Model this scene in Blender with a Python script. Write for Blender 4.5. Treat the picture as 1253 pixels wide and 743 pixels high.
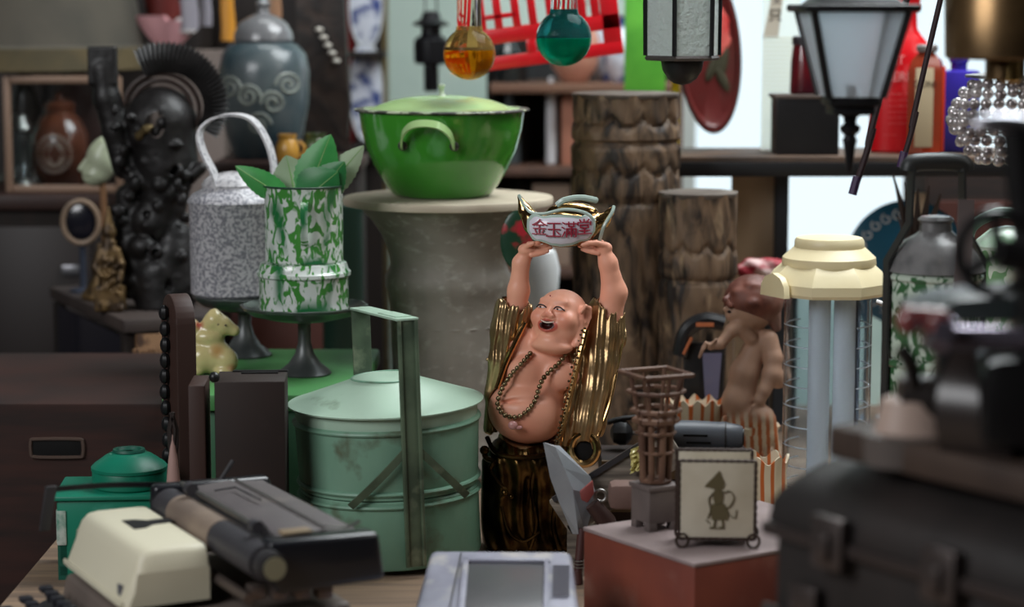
import bpy, bmesh, math, random
import numpy as np
from math import sin, cos, pi, radians as R
from mathutils import Vector, Matrix, Euler

for o in list(bpy.data.objects): bpy.data.objects.remove(o)
C = bpy.context.scene
COL = C.collection
random.seed(7)
rng = np.random.RandomState(3)

# ------------------------------------------------------------ camera
F = 2800.0                      # focal length in pixels of the 1253 px wide frame
H = 1.37                        # eye height
PITCH = R(7.5)
cam_d = bpy.data.cameras.new('camera')
cam_d.sensor_width = 36.0
cam_d.lens = 36.0 * F / 1253.0
cam_d.clip_start = 0.05
cam = bpy.data.objects.new('camera', cam_d)
COL.objects.link(cam)
cam.location = (0, 0, H)
cam.rotation_euler = (pi/2 - PITCH, 0, 0)
cam_d.dof.use_dof = True
cam_d.dof.focus_distance = 2.58
cam_d.dof.aperture_fstop = 3.4
C.camera = cam

# ------------------------------------------------------------ world, lights, exposure
w = bpy.data.worlds.new('World'); C.world = w; w.use_nodes = True
bg = w.node_tree.nodes['Background']
bg.inputs[0].default_value = (0.86, 0.95, 1.0, 1)
bg.inputs[1].default_value = 1.3
def area(name, loc, target, sx, sy, power, col=(1, 1, 1)):
    l = bpy.data.lights.new(name, 'AREA'); l.shape = 'RECTANGLE'; l.size = sx; l.size_y = sy
    l.energy = power; l.color = col
    o = bpy.data.objects.new(name, l); COL.objects.link(o); o.location = loc
    o.rotation_euler = (Vector(target) - Vector(loc)).to_track_quat('-Z', 'Y').to_euler()
    return o
area('added_overhead_key', (0.75, 3.0, 2.62), (0.2, 2.6, 0.9), 1.3, 1.3, 64.0, (0.93, 0.98, 1.0))  # added area light below the closed ceiling, stands in for light from above
area('added_left_fill', (-1.7, 0.6, 2.3), (0.2, 2.6, 0.95), 1.4, 1.2, 44.0, (0.97, 0.98, 1.0))  # added soft fill from the left, inside the closed room
area('added_back_wall_fill', (-0.1, 3.75, 2.72), (-0.1, 4.5, 1.5), 1.0, 0.4, 9.0, (0.95, 1.0, 0.98))  # added unseen light that brightens the pale green back wall
area('added_right_fill', (1.9, 1.6, 2.3), (0.0, 2.7, 1.05), 0.5, 0.9, 5.0, (1.0, 0.97, 0.92))  # added weak fill from the right, an unseen source
C.view_settings.view_transform = 'Standard'
C.view_settings.look = 'None'
C.view_settings.gamma = 1.0
C.view_settings.use_curve_mapping = False
C.view_settings.exposure = 0.0

# ------------------------------------------------------------ helpers
def P(px, py, Y):
    dx = (px - 626.5) / F; dy = (371.5 - py) / F
    s = Y / (cos(PITCH) + dy * sin(PITCH))
    return Vector((dx * s, Y, H + s * (dy * cos(PITCH) - sin(PITCH))))
def on(px, py, z):
    dx = (px - 626.5) / F; dy = (371.5 - py) / F
    s = (H - z) / (sin(PITCH) - dy * cos(PITCH))
    return Vector((dx * s, s * (cos(PITCH) + dy * sin(PITCH)), z))
def Xp(px, Y): return P(px, 371.5, Y).x
def Zp(py, Y): return P(626.5, py, Y).z
def Ys(py, z): return on(626.5, py, z).y      # depth at which height z shows at row py
TZ = 0.75

def lin(c):
    return tuple(((v/255.0)/12.92 if v/255.0 <= 0.04045 else ((v/255.0+0.055)/1.055)**2.4) for v in c)

MATS = {}
def mat(name, col, rough=0.55, metal=0.0, col2=None, scale=20.0, detail=4.0, lo=0.4, hi=0.6,
        bump=0.0, bscale=None, kind='noise', stretch=(1, 1, 1), coat=0.0, trans=0.0, ior=1.45,
        col3=None, s3=6.0, lo3=0.5, hi3=0.7, dist=0.0, spec=0.5, vcol=None, sheen=0.0, alpha=1.0):
    if name in MATS: return MATS[name]
    m = bpy.data.materials.new(name); m.use_nodes = True
    nt = m.node_tree; N = nt.nodes; L = nt.links
    b = N['Principled BSDF']
    b.inputs['Roughness'].default_value = rough
    b.inputs['Metallic'].default_value = metal
    b.inputs['IOR'].default_value = ior
    b.inputs['Transmission Weight'].default_value = trans
    b.inputs['Coat Weight'].default_value = coat
    b.inputs['Coat Roughness'].default_value = 0.12
    b.inputs['Specular IOR Level'].default_value = spec
    b.inputs['Sheen Weight'].default_value = sheen
    b.inputs['Alpha'].default_value = alpha
    rgb = lin(col) + (1,)
    b.inputs['Base Color'].default_value = rgb
    tc = N.new('ShaderNodeTexCoord'); mp = N.new('ShaderNodeMapping')
    L.new(tc.outputs['Object'], mp.inputs[0]); mp.inputs['Scale'].default_value = stretch
    def tex(kind, sc):
        if kind == 'wave':
            t = N.new('ShaderNodeTexWave'); t.inputs['Scale'].default_value = sc
            t.inputs['Distortion'].default_value = dist; t.inputs['Detail'].default_value = detail
            t.inputs['Detail Scale'].default_value = 1.2
            o = t.outputs['Fac']
        elif kind == 'voronoi':
            t = N.new('ShaderNodeTexVoronoi'); t.inputs['Scale'].default_value = sc; o = t.outputs['Distance']
        else:
            t = N.new('ShaderNodeTexNoise'); t.inputs['Scale'].default_value = sc
            t.inputs['Detail'].default_value = detail; t.inputs['Distortion'].default_value = dist
            o = t.outputs['Fac']
        L.new(mp.outputs[0], t.inputs['Vector'])
        return o
    last = None
    if vcol:
        a = N.new('ShaderNodeAttribute'); a.attribute_name = vcol; last = a.outputs['Color']
    def mixin(last, base, c2, fac, l, h):
        r = N.new('ShaderNodeMapRange'); r.inputs['From Min'].default_value = l; r.inputs['From Max'].default_value = h
        L.new(fac, r.inputs['Value'])
        mx = N.new('ShaderNodeMix'); mx.data_type = 'RGBA'
        L.new(r.outputs[0], mx.inputs[0])
        if last is None: mx.inputs[6].default_value = base
        else: L.new(last, mx.inputs[6])
        mx.inputs[7].default_value = lin(c2) + (1,)
        return mx.outputs[2]
    f = None
    if col2 is not None:
        f = tex(kind, scale); last = mixin(last, rgb, col2, f, lo, hi)
    if col3 is not None:
        last = mixin(last, rgb, col3, tex('noise', s3), lo3, hi3)
    if last is not None: L.new(last, b.inputs['Base Color'])
    if bump:
        bf = tex(kind if bscale is None else 'noise', bscale or scale)
        bn = N.new('ShaderNodeBump'); bn.inputs['Strength'].default_value = bump
        bn.inputs['Distance'].default_value = 0.004
        L.new(bf, bn.inputs['Height']); L.new(bn.outputs[0], b.inputs['Normal'])
    MATS[name] = m
    return m

class MB:
    """collects shapes (units of u metres) into one mesh object"""
    def __init__(s, u=1.0):
        s.bm = bmesh.new(); s.u = u; s.T = Matrix.Identity(4); s.mi = 0
    def _f(s, vs):
        try:
            f = s.bm.faces.new(vs); f.material_index = s.mi; f.smooth = True; return f
        except ValueError: return None
    def v(s, p): return s.bm.verts.new(s.T @ Vector(p))
    def box(s, c, d, rot=None, bev=0.0, taper=1.0, tapy=None):
        M = Matrix.Translation(c) @ (Euler(rot).to_matrix().to_4x4() if rot else Matrix.Identity(4))
        hx, hy, hz = d[0]/2, d[1]/2, d[2]/2
        tapy = taper if tapy is None else tapy
        tmp = bmesh.new()
        vs = [tmp.verts.new((sx*hx*(taper if sz > 0 else 1), sy*hy*(tapy if sz > 0 else 1), sz*hz)) for sz in (-1, 1) for sy in (-1, 1) for sx in (-1, 1)]
        for q in ((0,2,3,1), (4,5,7,6), (0,1,5,4), (2,6,7,3), (0,4,6,2), (1,3,7,5)): tmp.faces.new([vs[i] for i in q])
        if bev > 0:
            bmesh.ops.bevel(tmp, geom=list(tmp.edges), offset=bev, segments=2, profile=0.5, affect='EDGES')
        s._merge(tmp, M)
    def _merge(s, tmp, M):
        mp = {}
        for v_ in tmp.verts: mp[v_] = s.v(M @ v_.co)
        for f in tmp.faces: s._f([mp[v_] for v_ in f.verts])
        tmp.free()
    def rings(s, rings, closed=True, cap0=True, cap1=True, wrap=False):
        R_ = [[s.v(p) for p in r] for r in rings]
        n = len(R_[0])
        m = len(R_)
        for i in range(m if wrap else m-1):
            a, b = R_[i], R_[(i+1) % m]
            for j in range(n if closed else n-1):
                k = (j+1) % n
                s._f([a[j], a[k], b[k], b[j]])
        if not wrap and closed:
            if cap0: s._f(list(reversed(R_[0])))
            if cap1: s._f(R_[-1])
        return R_
    def lathe(s, prof, c=(0, 0, 0), seg=40, rot=None, sx=1.0, sy=1.0, fn=None, cap0=True, cap1=True, a0=0.0):
        M = (Euler(rot).to_matrix() if rot else Matrix.Identity(3)); c = Vector(c)
        rr = []
        for (r, z) in prof:
            ring = []
            for k in range(seg):
                a = 2*pi*k/seg + a0
                q = r * (fn(a, z) if fn else 1.0)
                ring.append(c + M @ Vector((q*cos(a)*sx, q*sin(a)*sy, z)))
            rr.append(ring)
        s.rings(rr, True, cap0, cap1)
    def tube(s, pts, r, seg=8, caps=True, closed=False, flat=1.0, up=(0, 0, 1)):
        pts = [Vector(p) for p in pts]; n = len(pts)
        rs = r if isinstance(r, (list, tuple)) else [r]*n
        rr = []; prev = None
        for i in range(n):
            if closed: t = pts[(i+1) % n] - pts[i-1]
            else: t = pts[min(i+1, n-1)] - pts[max(i-1, 0)]
            t = t.normalized() if t.length > 0 else Vector((0, 0, 1))
            if prev is None:
                a = Vector(up)
                if abs(a.dot(t)) > 0.95: a = Vector((1, 0, 0))
                x = (a - t*a.dot(t)).normalized()
            else:
                x = (prev - t*prev.dot(t)).normalized()
            prev = x; y = t.cross(x)
            rr.append([pts[i] + (x*cos(2*pi*k/seg)*flat + y*sin(2*pi*k/seg))*rs[i] for k in range(seg)])
        s.rings(rr, True, caps, caps, wrap=closed)
    def strap(s, pts, wv, w, t):
        """flat strap: path, width direction, width, thickness"""
        pts = [Vector(p) for p in pts]; wv = Vector(wv).normalized(); n = len(pts); rr = []
        for i in range(n):
            d = (pts[min(i+1, n-1)] - pts[max(i-1, 0)]).normalized()
            nn = d.cross(wv).normalized()
            p = pts[i]
            rr.append([p+wv*w/2+nn*t/2, p-wv*w/2+nn*t/2, p-wv*w/2-nn*t/2, p+wv*w/2-nn*t/2])
        s.rings(rr)
    def prism(s, out, d, plane='xz', at=0.0, rot=None, c=(0, 0, 0), bev=0.0):
        """outline extruded by d (centred on at) along the axis across its plane"""
        M = Matrix.Translation(c) @ (Euler(rot).to_matrix().to_4x4() if rot else Matrix.Identity(4))
        def mk(p, e):
            if plane == 'xz': return (p[0], e, p[1])
            if plane == 'xy': return (p[0], p[1], e)
            return (e, p[0], p[1])
        tmp = bmesh.new()
        a = [tmp.verts.new(mk(p, at-d/2)) for p in out]; b = [tmp.verts.new(mk(p, at+d/2)) for p in out]
        n = len(out)
        tmp.faces.new(a); tmp.faces.new(list(reversed(b)))
        for i in range(n): tmp.faces.new([a[i], b[i], b[(i+1) % n], a[(i+1) % n]])
        if bev > 0:
            bmesh.ops.bevel(tmp, geom=list(tmp.edges), offset=bev, segments=2, profile=0.5, affect='EDGES')
        bmesh.ops.triangulate(tmp, faces=[f for f in tmp.faces if len(f.verts) > 6])
        s._merge(tmp, M)
    def sph(s, c, r, seg=16, rot=None):
        if not isinstance(r, (list, tuple)): r = (r, r, r)
        M = (Euler(rot).to_matrix() if rot else Matrix.Identity(3)); c = Vector(c)
        n = max(6, seg//2); rr = []
        for i in range(1, n):
            ph = pi*i/n
            rr.append([c + M @ Vector((r[0]*sin(ph)*cos(2*pi*k/seg), r[1]*sin(ph)*sin(2*pi*k/seg), -r[2]*cos(ph))) for k in range(seg)])
        R_ = s.rings(rr, True, False, False)
        a = s.v(c + M @ Vector((0, 0, -r[2]))); b = s.v(c + M @ Vector((0, 0, r[2])))
        for k in range(seg):
            s._f([a, R_[0][(k+1) % seg], R_[0][k]]); s._f([b, R_[-1][k], R_[-1][(k+1) % seg]])
    def build(s, name, m, parent=None, loc=None, flat=False, autos=35):
        bmesh.ops.scale(s.bm, vec=(s.u,)*3, verts=s.bm.verts)
        bmesh.ops.recalc_face_normals(s.bm, faces=s.bm.faces)
        me = bpy.data.meshes.new(name)
        ang = R(autos)
        for e in s.bm.edges:
            if len(e.link_faces) == 2:
                if flat or e.calc_face_angle(0) > ang: e.smooth = False
        s.bm.to_mesh(me); s.bm.free()
        for q in (m if isinstance(m, (list, tuple)) else [m]): me.materials.append(q)
        o = bpy.data.objects.new(name, me); COL.objects.link(o)
        if parent is not None: o.parent = parent
        if loc is not None: o.location = loc
        return o

def tag(o, label, cat, group=None, kind=None):
    if label: o['label'] = label
    if cat: o['category'] = cat
    if group: o['group'] = group
    if kind: o['kind'] = kind
    return o
def thing(name, label, cat, loc=(0, 0, 0), rot=0.0, group=None):
    o = bpy.data.objects.new(name, None); COL.objects.link(o); o.empty_display_size = 0.02
    o.location = loc
    o.rotation_euler = rot if isinstance(rot, (tuple, list)) else (0, 0, rot)
    return tag(o, label, cat, group)
def struct(name, mb, m, kind='structure'):
    o = mb.build(name, m); o['kind'] = kind; return o
def arc(c, r, a0, a1, n=12, plane='xz', ry=None):
    ry = r if ry is None else ry; out = []
    for i in range(n+1):
        a = R(a0 + (a1-a0)*i/n)
        p = (r*cos(a), ry*sin(a))
        if plane == 'xz': out.append((c[0]+p[0], c[1], c[2]+p[1]))
        elif plane == 'xy': out.append((c[0]+p[0], c[1]+p[1], c[2]))
        else: out.append((c[0], c[1]+p[0], c[2]+p[1]))
    return out
def spl(pts, n=8):
    """catmull-rom through points"""
    pts = [Vector(p) for p in pts]; out = []
    for i in range(len(pts)-1):
        p0 = pts[max(i-1, 0)]; p1 = pts[i]; p2 = pts[i+1]; p3 = pts[min(i+2, len(pts)-1)]
        for k in range(n):
            t = k/n
            out.append(0.5*((2*p1)+(p2-p0)*t+(2*p0-5*p1+4*p2-p3)*t*t+(3*p1-p0-3*p2+p3)*t**3))
    out.append(pts[-1]); return out
def text_mesh(name, body, size, m, parent, loc, rot, extrude=0.0005):
    cu = bpy.data.curves.new('tmp_text', 'FONT'); cu.body = body; cu.size = size; cu.extrude = extrude
    cu.align_x = 'CENTER'; cu.align_y = 'CENTER'
    t = bpy.data.objects.new('tmp_text', cu); COL.objects.link(t)
    dg = bpy.context.evaluated_depsgraph_get()
    me = bpy.data.meshes.new_from_object(t.evaluated_get(dg))
    bpy.data.objects.remove(t); bpy.data.curves.remove(cu)
    me.materials.clear(); me.materials.append(m)
    o = bpy.data.objects.new(name, me); COL.objects.link(o); o.parent = parent
    o.location = loc; o.rotation_euler = rot
    return o

class SDF:
    """smooth-union sculpting on a grid, extracted with surface nets"""
    def __init__(s, lo, hi, h):
        s.lo = np.array(lo, float); s.h = h
        n = (np.ceil((np.array(hi)-s.lo)/h)+1).astype(int); s.n = n
        s.F = np.full(n, 50.0, np.float32)
        s.ax = [(s.lo[i] + h*np.arange(n[i])).astype(np.float32) for i in range(3)]
    def _sl(s, lo, hi):
        sl = []
        for i in range(3):
            a = int(max(0, math.floor((lo[i]-s.lo[i])/s.h))); b = int(min(s.n[i], math.ceil((hi[i]-s.lo[i])/s.h)+1))
            if b <= a: return None
            sl.append(slice(a, b))
        return tuple(sl)
    def _g(s, sl):
        return s.ax[0][sl[0]][:, None, None], s.ax[1][sl[1]][None, :, None], s.ax[2][sl[2]][None, None, :]
    def _op(s, sl, d, k, cut):
        f = s.F[sl]
        if cut:
            g = -d; k = max(k, 1e-3); hh = np.clip(0.5-0.5*(f-g)/k, 0, 1)
            s.F[sl] = f*(1-hh)+g*hh + k*hh*(1-hh)
        else:
            k = max(k, 1e-3); hh = np.clip(0.5+0.5*(f-d)/k, 0, 1)
            s.F[sl] = f*(1-hh)+d*hh - k*hh*(1-hh)
    def ell(s, c, r, k=4.0, rot=None, cut=False, M=None):
        c = np.array(c, float); r = np.array(r if isinstance(r, (tuple, list)) else (r, r, r), float)
        p = max(r) + k + 3*s.h
        sl = s._sl(c-p, c+p)
        if sl is None: return
        x, y, z = s._g(sl); x = x-c[0]; y = y-c[1]; z = z-c[2]
        if M is None: M = Euler(rot).to_matrix() if rot else None
        if M is not None:
            m = np.array(M.transposed())
            x, y, z = (m[0, 0]*x+m[0, 1]*y+m[0, 2]*z, m[1, 0]*x+m[1, 1]*y+m[1, 2]*z, m[2, 0]*x+m[2, 1]*y+m[2, 2]*z)
        k0 = np.sqrt((x/r[0])**2+(y/r[1])**2+(z/r[2])**2); k1 = np.sqrt((x/r[0]**2)**2+(y/r[1]**2)**2+(z/r[2]**2)**2)+1e-6
        s._op(sl, k0*(k0-1)/k1, k, cut)
    def cap(s, a, b, ra, rb, k=3.0, cut=False):
        a = np.array(a, float); b = np.array(b, float); p = max(ra, rb)+k+3*s.h
        sl = s._sl(np.minimum(a, b)-p, np.maximum(a, b)+p)
        if sl is None: return
        x, y, z = s._g(sl); d = b-a; L2 = max(float(d@d), 1e-6)
        t = np.clip(((x-a[0])*d[0]+(y-a[1])*d[1]+(z-a[2])*d[2])/L2, 0, 1)
        q = np.sqrt((x-a[0]-t*d[0])**2+(y-a[1]-t*d[1])**2+(z-a[2]-t*d[2])**2)
        s._op(sl, q-(ra+(rb-ra)*t), k, cut)
    def chain(s, pts, rs, k=3.0, cut=False):
        for i in range(len(pts)-1): s.cap(pts[i], pts[i+1], rs[i], rs[i+1], k, cut)
    def box(s, c, d, rnd=1.0, k=2.0, cut=False):
        c = np.array(c, float); hd = np.array(d, float)/2; p = hd+k+3*s.h
        sl = s._sl(c-p, c+p)
        if sl is None: return
        x, y, z = s._g(sl)
        q = [np.abs(v-c[i])-(hd[i]-rnd) for i, v in enumerate((x, y, z))]
        o = np.sqrt(np.maximum(q[0], 0)**2+np.maximum(q[1], 0)**2+np.maximum(q[2], 0)**2)
        s._op(sl, o+np.minimum(np.maximum(q[0], np.maximum(q[1], q[2])), 0)-rnd, k, cut)
    def disp(s, fn):
        x, y, z = s.ax[0][:, None, None], s.ax[1][None, :, None], s.ax[2][None, None, :]
        s.F = (s.F + fn(x, y, z)).astype(np.float32)
    def verts_faces(s):
        Fd = s.F; S = Fd < 0; nx, ny, nz = Fd.shape
        cs = {}; cnt = np.zeros((nx-1, ny-1, nz-1), np.int8)
        for i in (0, 1):
            for j in (0, 1):
                for k in (0, 1):
                    cnt += S[i:nx-1+i, j:ny-1+j, k:nz-1+k]
        act = (cnt > 0) & (cnt < 8)
        I, J, K = np.nonzero(act); n = len(I)
        idx = np.full(act.shape, -1, np.int64); idx[I, J, K] = np.arange(n)
        acc = np.zeros((n, 3)); w_ = np.zeros(n)
        cor = [(i, j, k) for i in (0, 1) for j in (0, 1) for k in (0, 1)]
        for a in cor:
            for ax in range(3):
                if a[ax]: continue
                b = list(a); b[ax] = 1
                va = Fd[I+a[0], J+a[1], K+a[2]]; vb = Fd[I+b[0], J+b[1], K+b[2]]
                m = (va < 0) != (vb < 0)
                t = np.where(m, va/np.where(va-vb == 0, 1, va-vb), 0)
                p = np.tile(np.array(a, float), (n, 1)); p[:, ax] += t
                acc[m] += p[m]; w_[m] += 1
        V = (np.stack([I, J, K], 1) + acc/np.maximum(w_, 1)[:, None])*s.h + s.lo
        Q = []
        for ax in range(3):
            sa = [slice(None)]*3; sb = [slice(None)]*3
            sa[ax] = slice(0, -1); sb[ax] = slice(1, None)
            A = S[tuple(sa)]; B = S[tuple(sb)]
            i, j, k = np.nonzero(A != B)
            e = [i, j, k]; o1, o2 = [(1, 2), (2, 0), (0, 1)][ax]
            ok = (e[o1] > 0) & (e[o2] > 0) & (e[o1] < act.shape[o1]) & (e[o2] < act.shape[o2])
            e = [q[ok] for q in e]
            def cell(d1, d2):
                q = [q_.copy() for q_ in e]; q[o1] -= d1; q[o2] -= d2
                return idx[q[0], q[1], q[2]]
            quad = np.stack([cell(1, 1), cell(0, 1), cell(0, 0), cell(1, 0)], 1)
            fl = ~A[e[0], e[1], e[2]]
            quad[fl] = quad[fl][:, ::-1]
            Q.append(quad)
        Q = np.concatenate(Q); Q = Q[(Q >= 0).all(1)]
        return V, Q
    def build(s, name, m, parent, u, colfn=None, smooth=1):
        V, Q = s.verts_faces()
        for _ in range(smooth):
            A = np.zeros_like(V); cn = np.zeros(len(V))
            for a, b in ((0, 1), (1, 2), (2, 3), (3, 0)):
                np.add.at(A, Q[:, a], V[Q[:, b]]); np.add.at(cn, Q[:, a], 1)
                np.add.at(A, Q[:, b], V[Q[:, a]]); np.add.at(cn, Q[:, b], 1)
            V = V*0.5 + 0.5*A/np.maximum(cn, 1)[:, None]
        me = bpy.data.meshes.new(name)
        me.vertices.add(len(V)); me.vertices.foreach_set('co', (V*u).astype(np.float32).ravel())
        me.loops.add(len(Q)*4); me.loops.foreach_set('vertex_index', Q.astype(np.int32).ravel())
        me.polygons.add(len(Q)); me.polygons.foreach_set('loop_start', np.arange(len(Q), dtype=np.int32)*4)
        me.update(calc_edges=True); me.validate()
        me.polygons.foreach_set('use_smooth', np.ones(len(me.polygons), bool))
        if colfn:
            at = me.color_attributes.new('Col', 'FLOAT_COLOR', 'POINT')
            c = colfn(V); c = np.concatenate([c, np.ones((len(c), 1))], 1)
            at.data.foreach_set('color', c.astype(np.float32).ravel())
        me.materials.append(m)
        o = bpy.data.objects.new(name, me); COL.objects.link(o); o.parent = parent
        return o

# ------------------------------------------------------------ materials of the setting
M_floor = mat('concrete', (88, 80, 72), 0.8, col2=(66, 60, 55), scale=3)
M_wallg = mat('pale_green_plaster', (200, 218, 208), 0.85, col2=(176, 200, 190), scale=5, lo=0.45, hi=0.75)
M_walld = mat('dark_plaster', (70, 64, 58), 0.9, col2=(52, 48, 44), scale=3)
M_darkwood = mat('dark_wood', (44, 27, 20), 0.75, col2=(29, 18, 14), scale=3, stretch=(3, 3, 24))
M_brownwood = mat('brown_wood', (52, 26, 19), 0.8, col2=(33, 18, 14), scale=2.5, stretch=(3, 3, 30), lo=.35, hi=.65)
M_black = mat('black_paint', (24, 24, 26), 0.4)
M_blackm = mat('black_metal', (30, 30, 33), 0.35, metal=0.4)
M_glass = mat('clear_glass', (240, 248, 250), 0.04, trans=1.0, ior=1.45)

# ------------------------------------------------------------ room shell
m = MB(); m.box((0.0, 1.6, -0.05), (5.4, 6.8, 0.1)); struct('floor', m, M_floor)
m = MB(); m.box((0.0, 1.6, 2.85), (5.4, 6.8, 0.1)); struct('ceiling', m, M_walld)
m = MB(); m.box((-2.65, 1.6, 1.4), (0.1, 6.8, 2.8)); struct('wall_left', m, M_walld)
m = MB(); m.box((2.65, 1.6, 1.4), (0.1, 6.8, 2.8)); struct('wall_right', m, M_walld)
m = MB(); m.box((0, -1.75, 1.4), (5.2, 0.1, 2.8)); struct('wall_front', m, M_walld)
WX0, WX1, WZ0, WZ1 = 0.33, 1.75, 0.78, 2.3
m = MB()
m.box(((-2.6+WX0)/2, 4.65, 1.4), (WX0+2.6, 0.1, 2.8)); m.box(((2.6+WX1)/2, 4.65, 1.4), (2.6-WX1, 0.1, 2.8))
m.box(((WX0+WX1)/2, 4.65, WZ0/2), (WX1-WX0, 0.1, WZ0)); m.box(((WX0+WX1)/2, 4.65, (2.8+WZ1)/2), (WX1-WX0, 0.1, 2.8-WZ1))
struct('wall_back', m, M_wallg)
m = MB(); fw = 0.04
for x in (WX0+fw/2, WX1-fw/2): m.box((x, 4.64, (WZ0+WZ1)/2), (fw, 0.06, WZ1-WZ0))
for z in (WZ0+fw/2, WZ1-fw/2): m.box(((WX0+WX1)/2, 4.64, z), (WX1-WX0-2*fw, 0.06, fw))
wn = m.build('window_1', mat('window_frame_paint', (205, 210, 205), 0.6)); wn['kind'] = 'structure'
m = MB(); m.box(((WX0+WX1)/2, 4.64, (WZ0+WZ1)/2), (WX1-WX0-2*fw, 0.006, WZ1-WZ0-2*fw)); m.build('window_pane', M_glass, wn)

# ------------------------------------------------------------ the long table and the big case at the left
M_table = mat('table_boards', (146, 122, 100), 0.7, col2=(118, 98, 82), scale=4, stretch=(.6, 8, 1), col3=(88, 76, 68), s3=9, lo3=0.5, hi3=0.8)
tb = thing('work_table', 'long pale brown wooden table carrying the statue, typewriter and green carrier', 'table', (0.35, 2.3, 0))
m = MB(); o0 = Vector((0.35, 2.3))
out = [(-.53, 1.2), (1.45, 1.2), (1.45, 3.50), (-.395, 3.50), (-.395, 2.66), (-.53, 2.66)]
m.prism([(x-o0.x, y-o0.y) for x, y in out], 0.035, 'xy', TZ-0.0175); m.build('table_top', M_table, tb)
for x, y in ((-.48, 1.26), (1.39, 1.26), (1.39, 3.36), (-.34, 3.36), (-.48, 2.6)):
    m = MB(); m.box((x-o0.x, y-o0.y, (TZ-.035)/2), (.07, .07, TZ-.035), bev=.004); m.build('leg', M_darkwood, tb)

ztop = H - 0.476
t = thing('wooden_case', 'large dark brown wooden case with a slot handhold at the far left', 'case', (-0.66, 2.9, 0))
m = MB(); m.box((0, 0, ztop/2), (0.49, 0.40, ztop), bev=.004); m.build('body', M_brownwood, t)
# handhold
hp_ = P(68, 550, 2.69)
m = MB(); hx = hp_.x + .66; hz = hp_.z
pts = spl([(hx-.031, -.203, hz-.008), (hx-.031, -.203, hz+.008), (hx-.024, -.203, hz+.011), (hx+.024, -.203, hz+.011), (hx+.031, -.203, hz+.008), (hx+.031, -.203, hz-.008), (hx+.024, -.203, hz-.011), (hx-.024, -.203, hz-.011), (hx-.031, -.203, hz-.008)], 3)[:-1]
m.tube(pts, .0022, 6, closed=True); m.build('handhold_rim', mat('worn_rim', (84, 68, 60), .5), t)
m = MB(); m.box((hx, -.2005, hz), (.062, .004, .02), bev=.001); m.build('handhold', mat('hole_black', (7, 6, 6), .9), t)

# ------------------------------------------------------------ the laughing statue
M_skin = mat('painted_flesh', (226, 158, 128), 0.46, vcol='Col', coat=0.1, col2=None)
M_gold = mat('antique_gold', (188, 158, 118), 0.3, metal=.85, col2=(136, 108, 72), scale=9, detail=3, lo=.35, hi=.75, bump=.25, bscale=40)
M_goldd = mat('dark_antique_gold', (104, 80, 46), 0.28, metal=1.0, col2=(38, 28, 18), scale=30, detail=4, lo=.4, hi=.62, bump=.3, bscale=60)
M_porc = mat('white_porcelain', (222, 218, 228), 0.2, coat=.5)
M_celadon = mat('pale_celadon', (176, 194, 184), 0.25, coat=.4)
M_redink = mat('crimson_paint', (158, 34, 58), 0.4)

B0 = on(655, 668, TZ); UB = B0.y/F
bx = lambda x: x-655.0
bz = lambda y: (668.0-y)*1.03
bud = thing('laughing_buddha_statue', 'laughing bald porcelain figure in gold robe with bare belly, arms raised overhead', 'statue', B0)
# ---- flesh
S = SDF((-75, -72, 120), (118, 42, 395), 1.0)
S.ell((bx(645), -12, bz(500)), (49, 44, 40), 8, rot=(0, R(8), 0))
S.ell((bx(662), 2, bz(455)), (50, 30, 44), 14)
S.ell((bx(688), -26, bz(455)), (21, 13, 18), 8)
S.ell((bx(640), -22, bz(452)), (20, 13, 19), 8)
S.cap((bx(622), 0, bz(418)), (bx(716), 4, bz(412)), 17, 18, 10)
S.cap((bx(672), -2, bz(436)), (bx(684), -2, bz(400)), 21, 19, 8)
# raised arms
S.chain([(bx(716), 4, bz(412)), (bx(744), 2, bz(392)), (bx(752), 0, bz(358)), (bx(744), -4, bz(322)), (bx(739), -5, bz(309))], [18, 17, 15.5, 11, 9], 6)
S.chain([(bx(626), 2, bz(415)), (bx(630), 2, bz(388)), (bx(634), 0, bz(355)), (bx(637), -3, bz(322)), (bx(643), -4, bz(310))], [14, 13.5, 13, 10, 8], 6)
# navel fold under the breasts
S.chain([(bx(606), -33, bz(488)), (bx(640), -52, bz(479)), (bx(690), -42, bz(479))], [1.5, 2.6, 1.5], 6, cut=True)
S.ell((bx(627), -57, bz(513)), (3, 6, 3), 3, cut=True)
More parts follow.
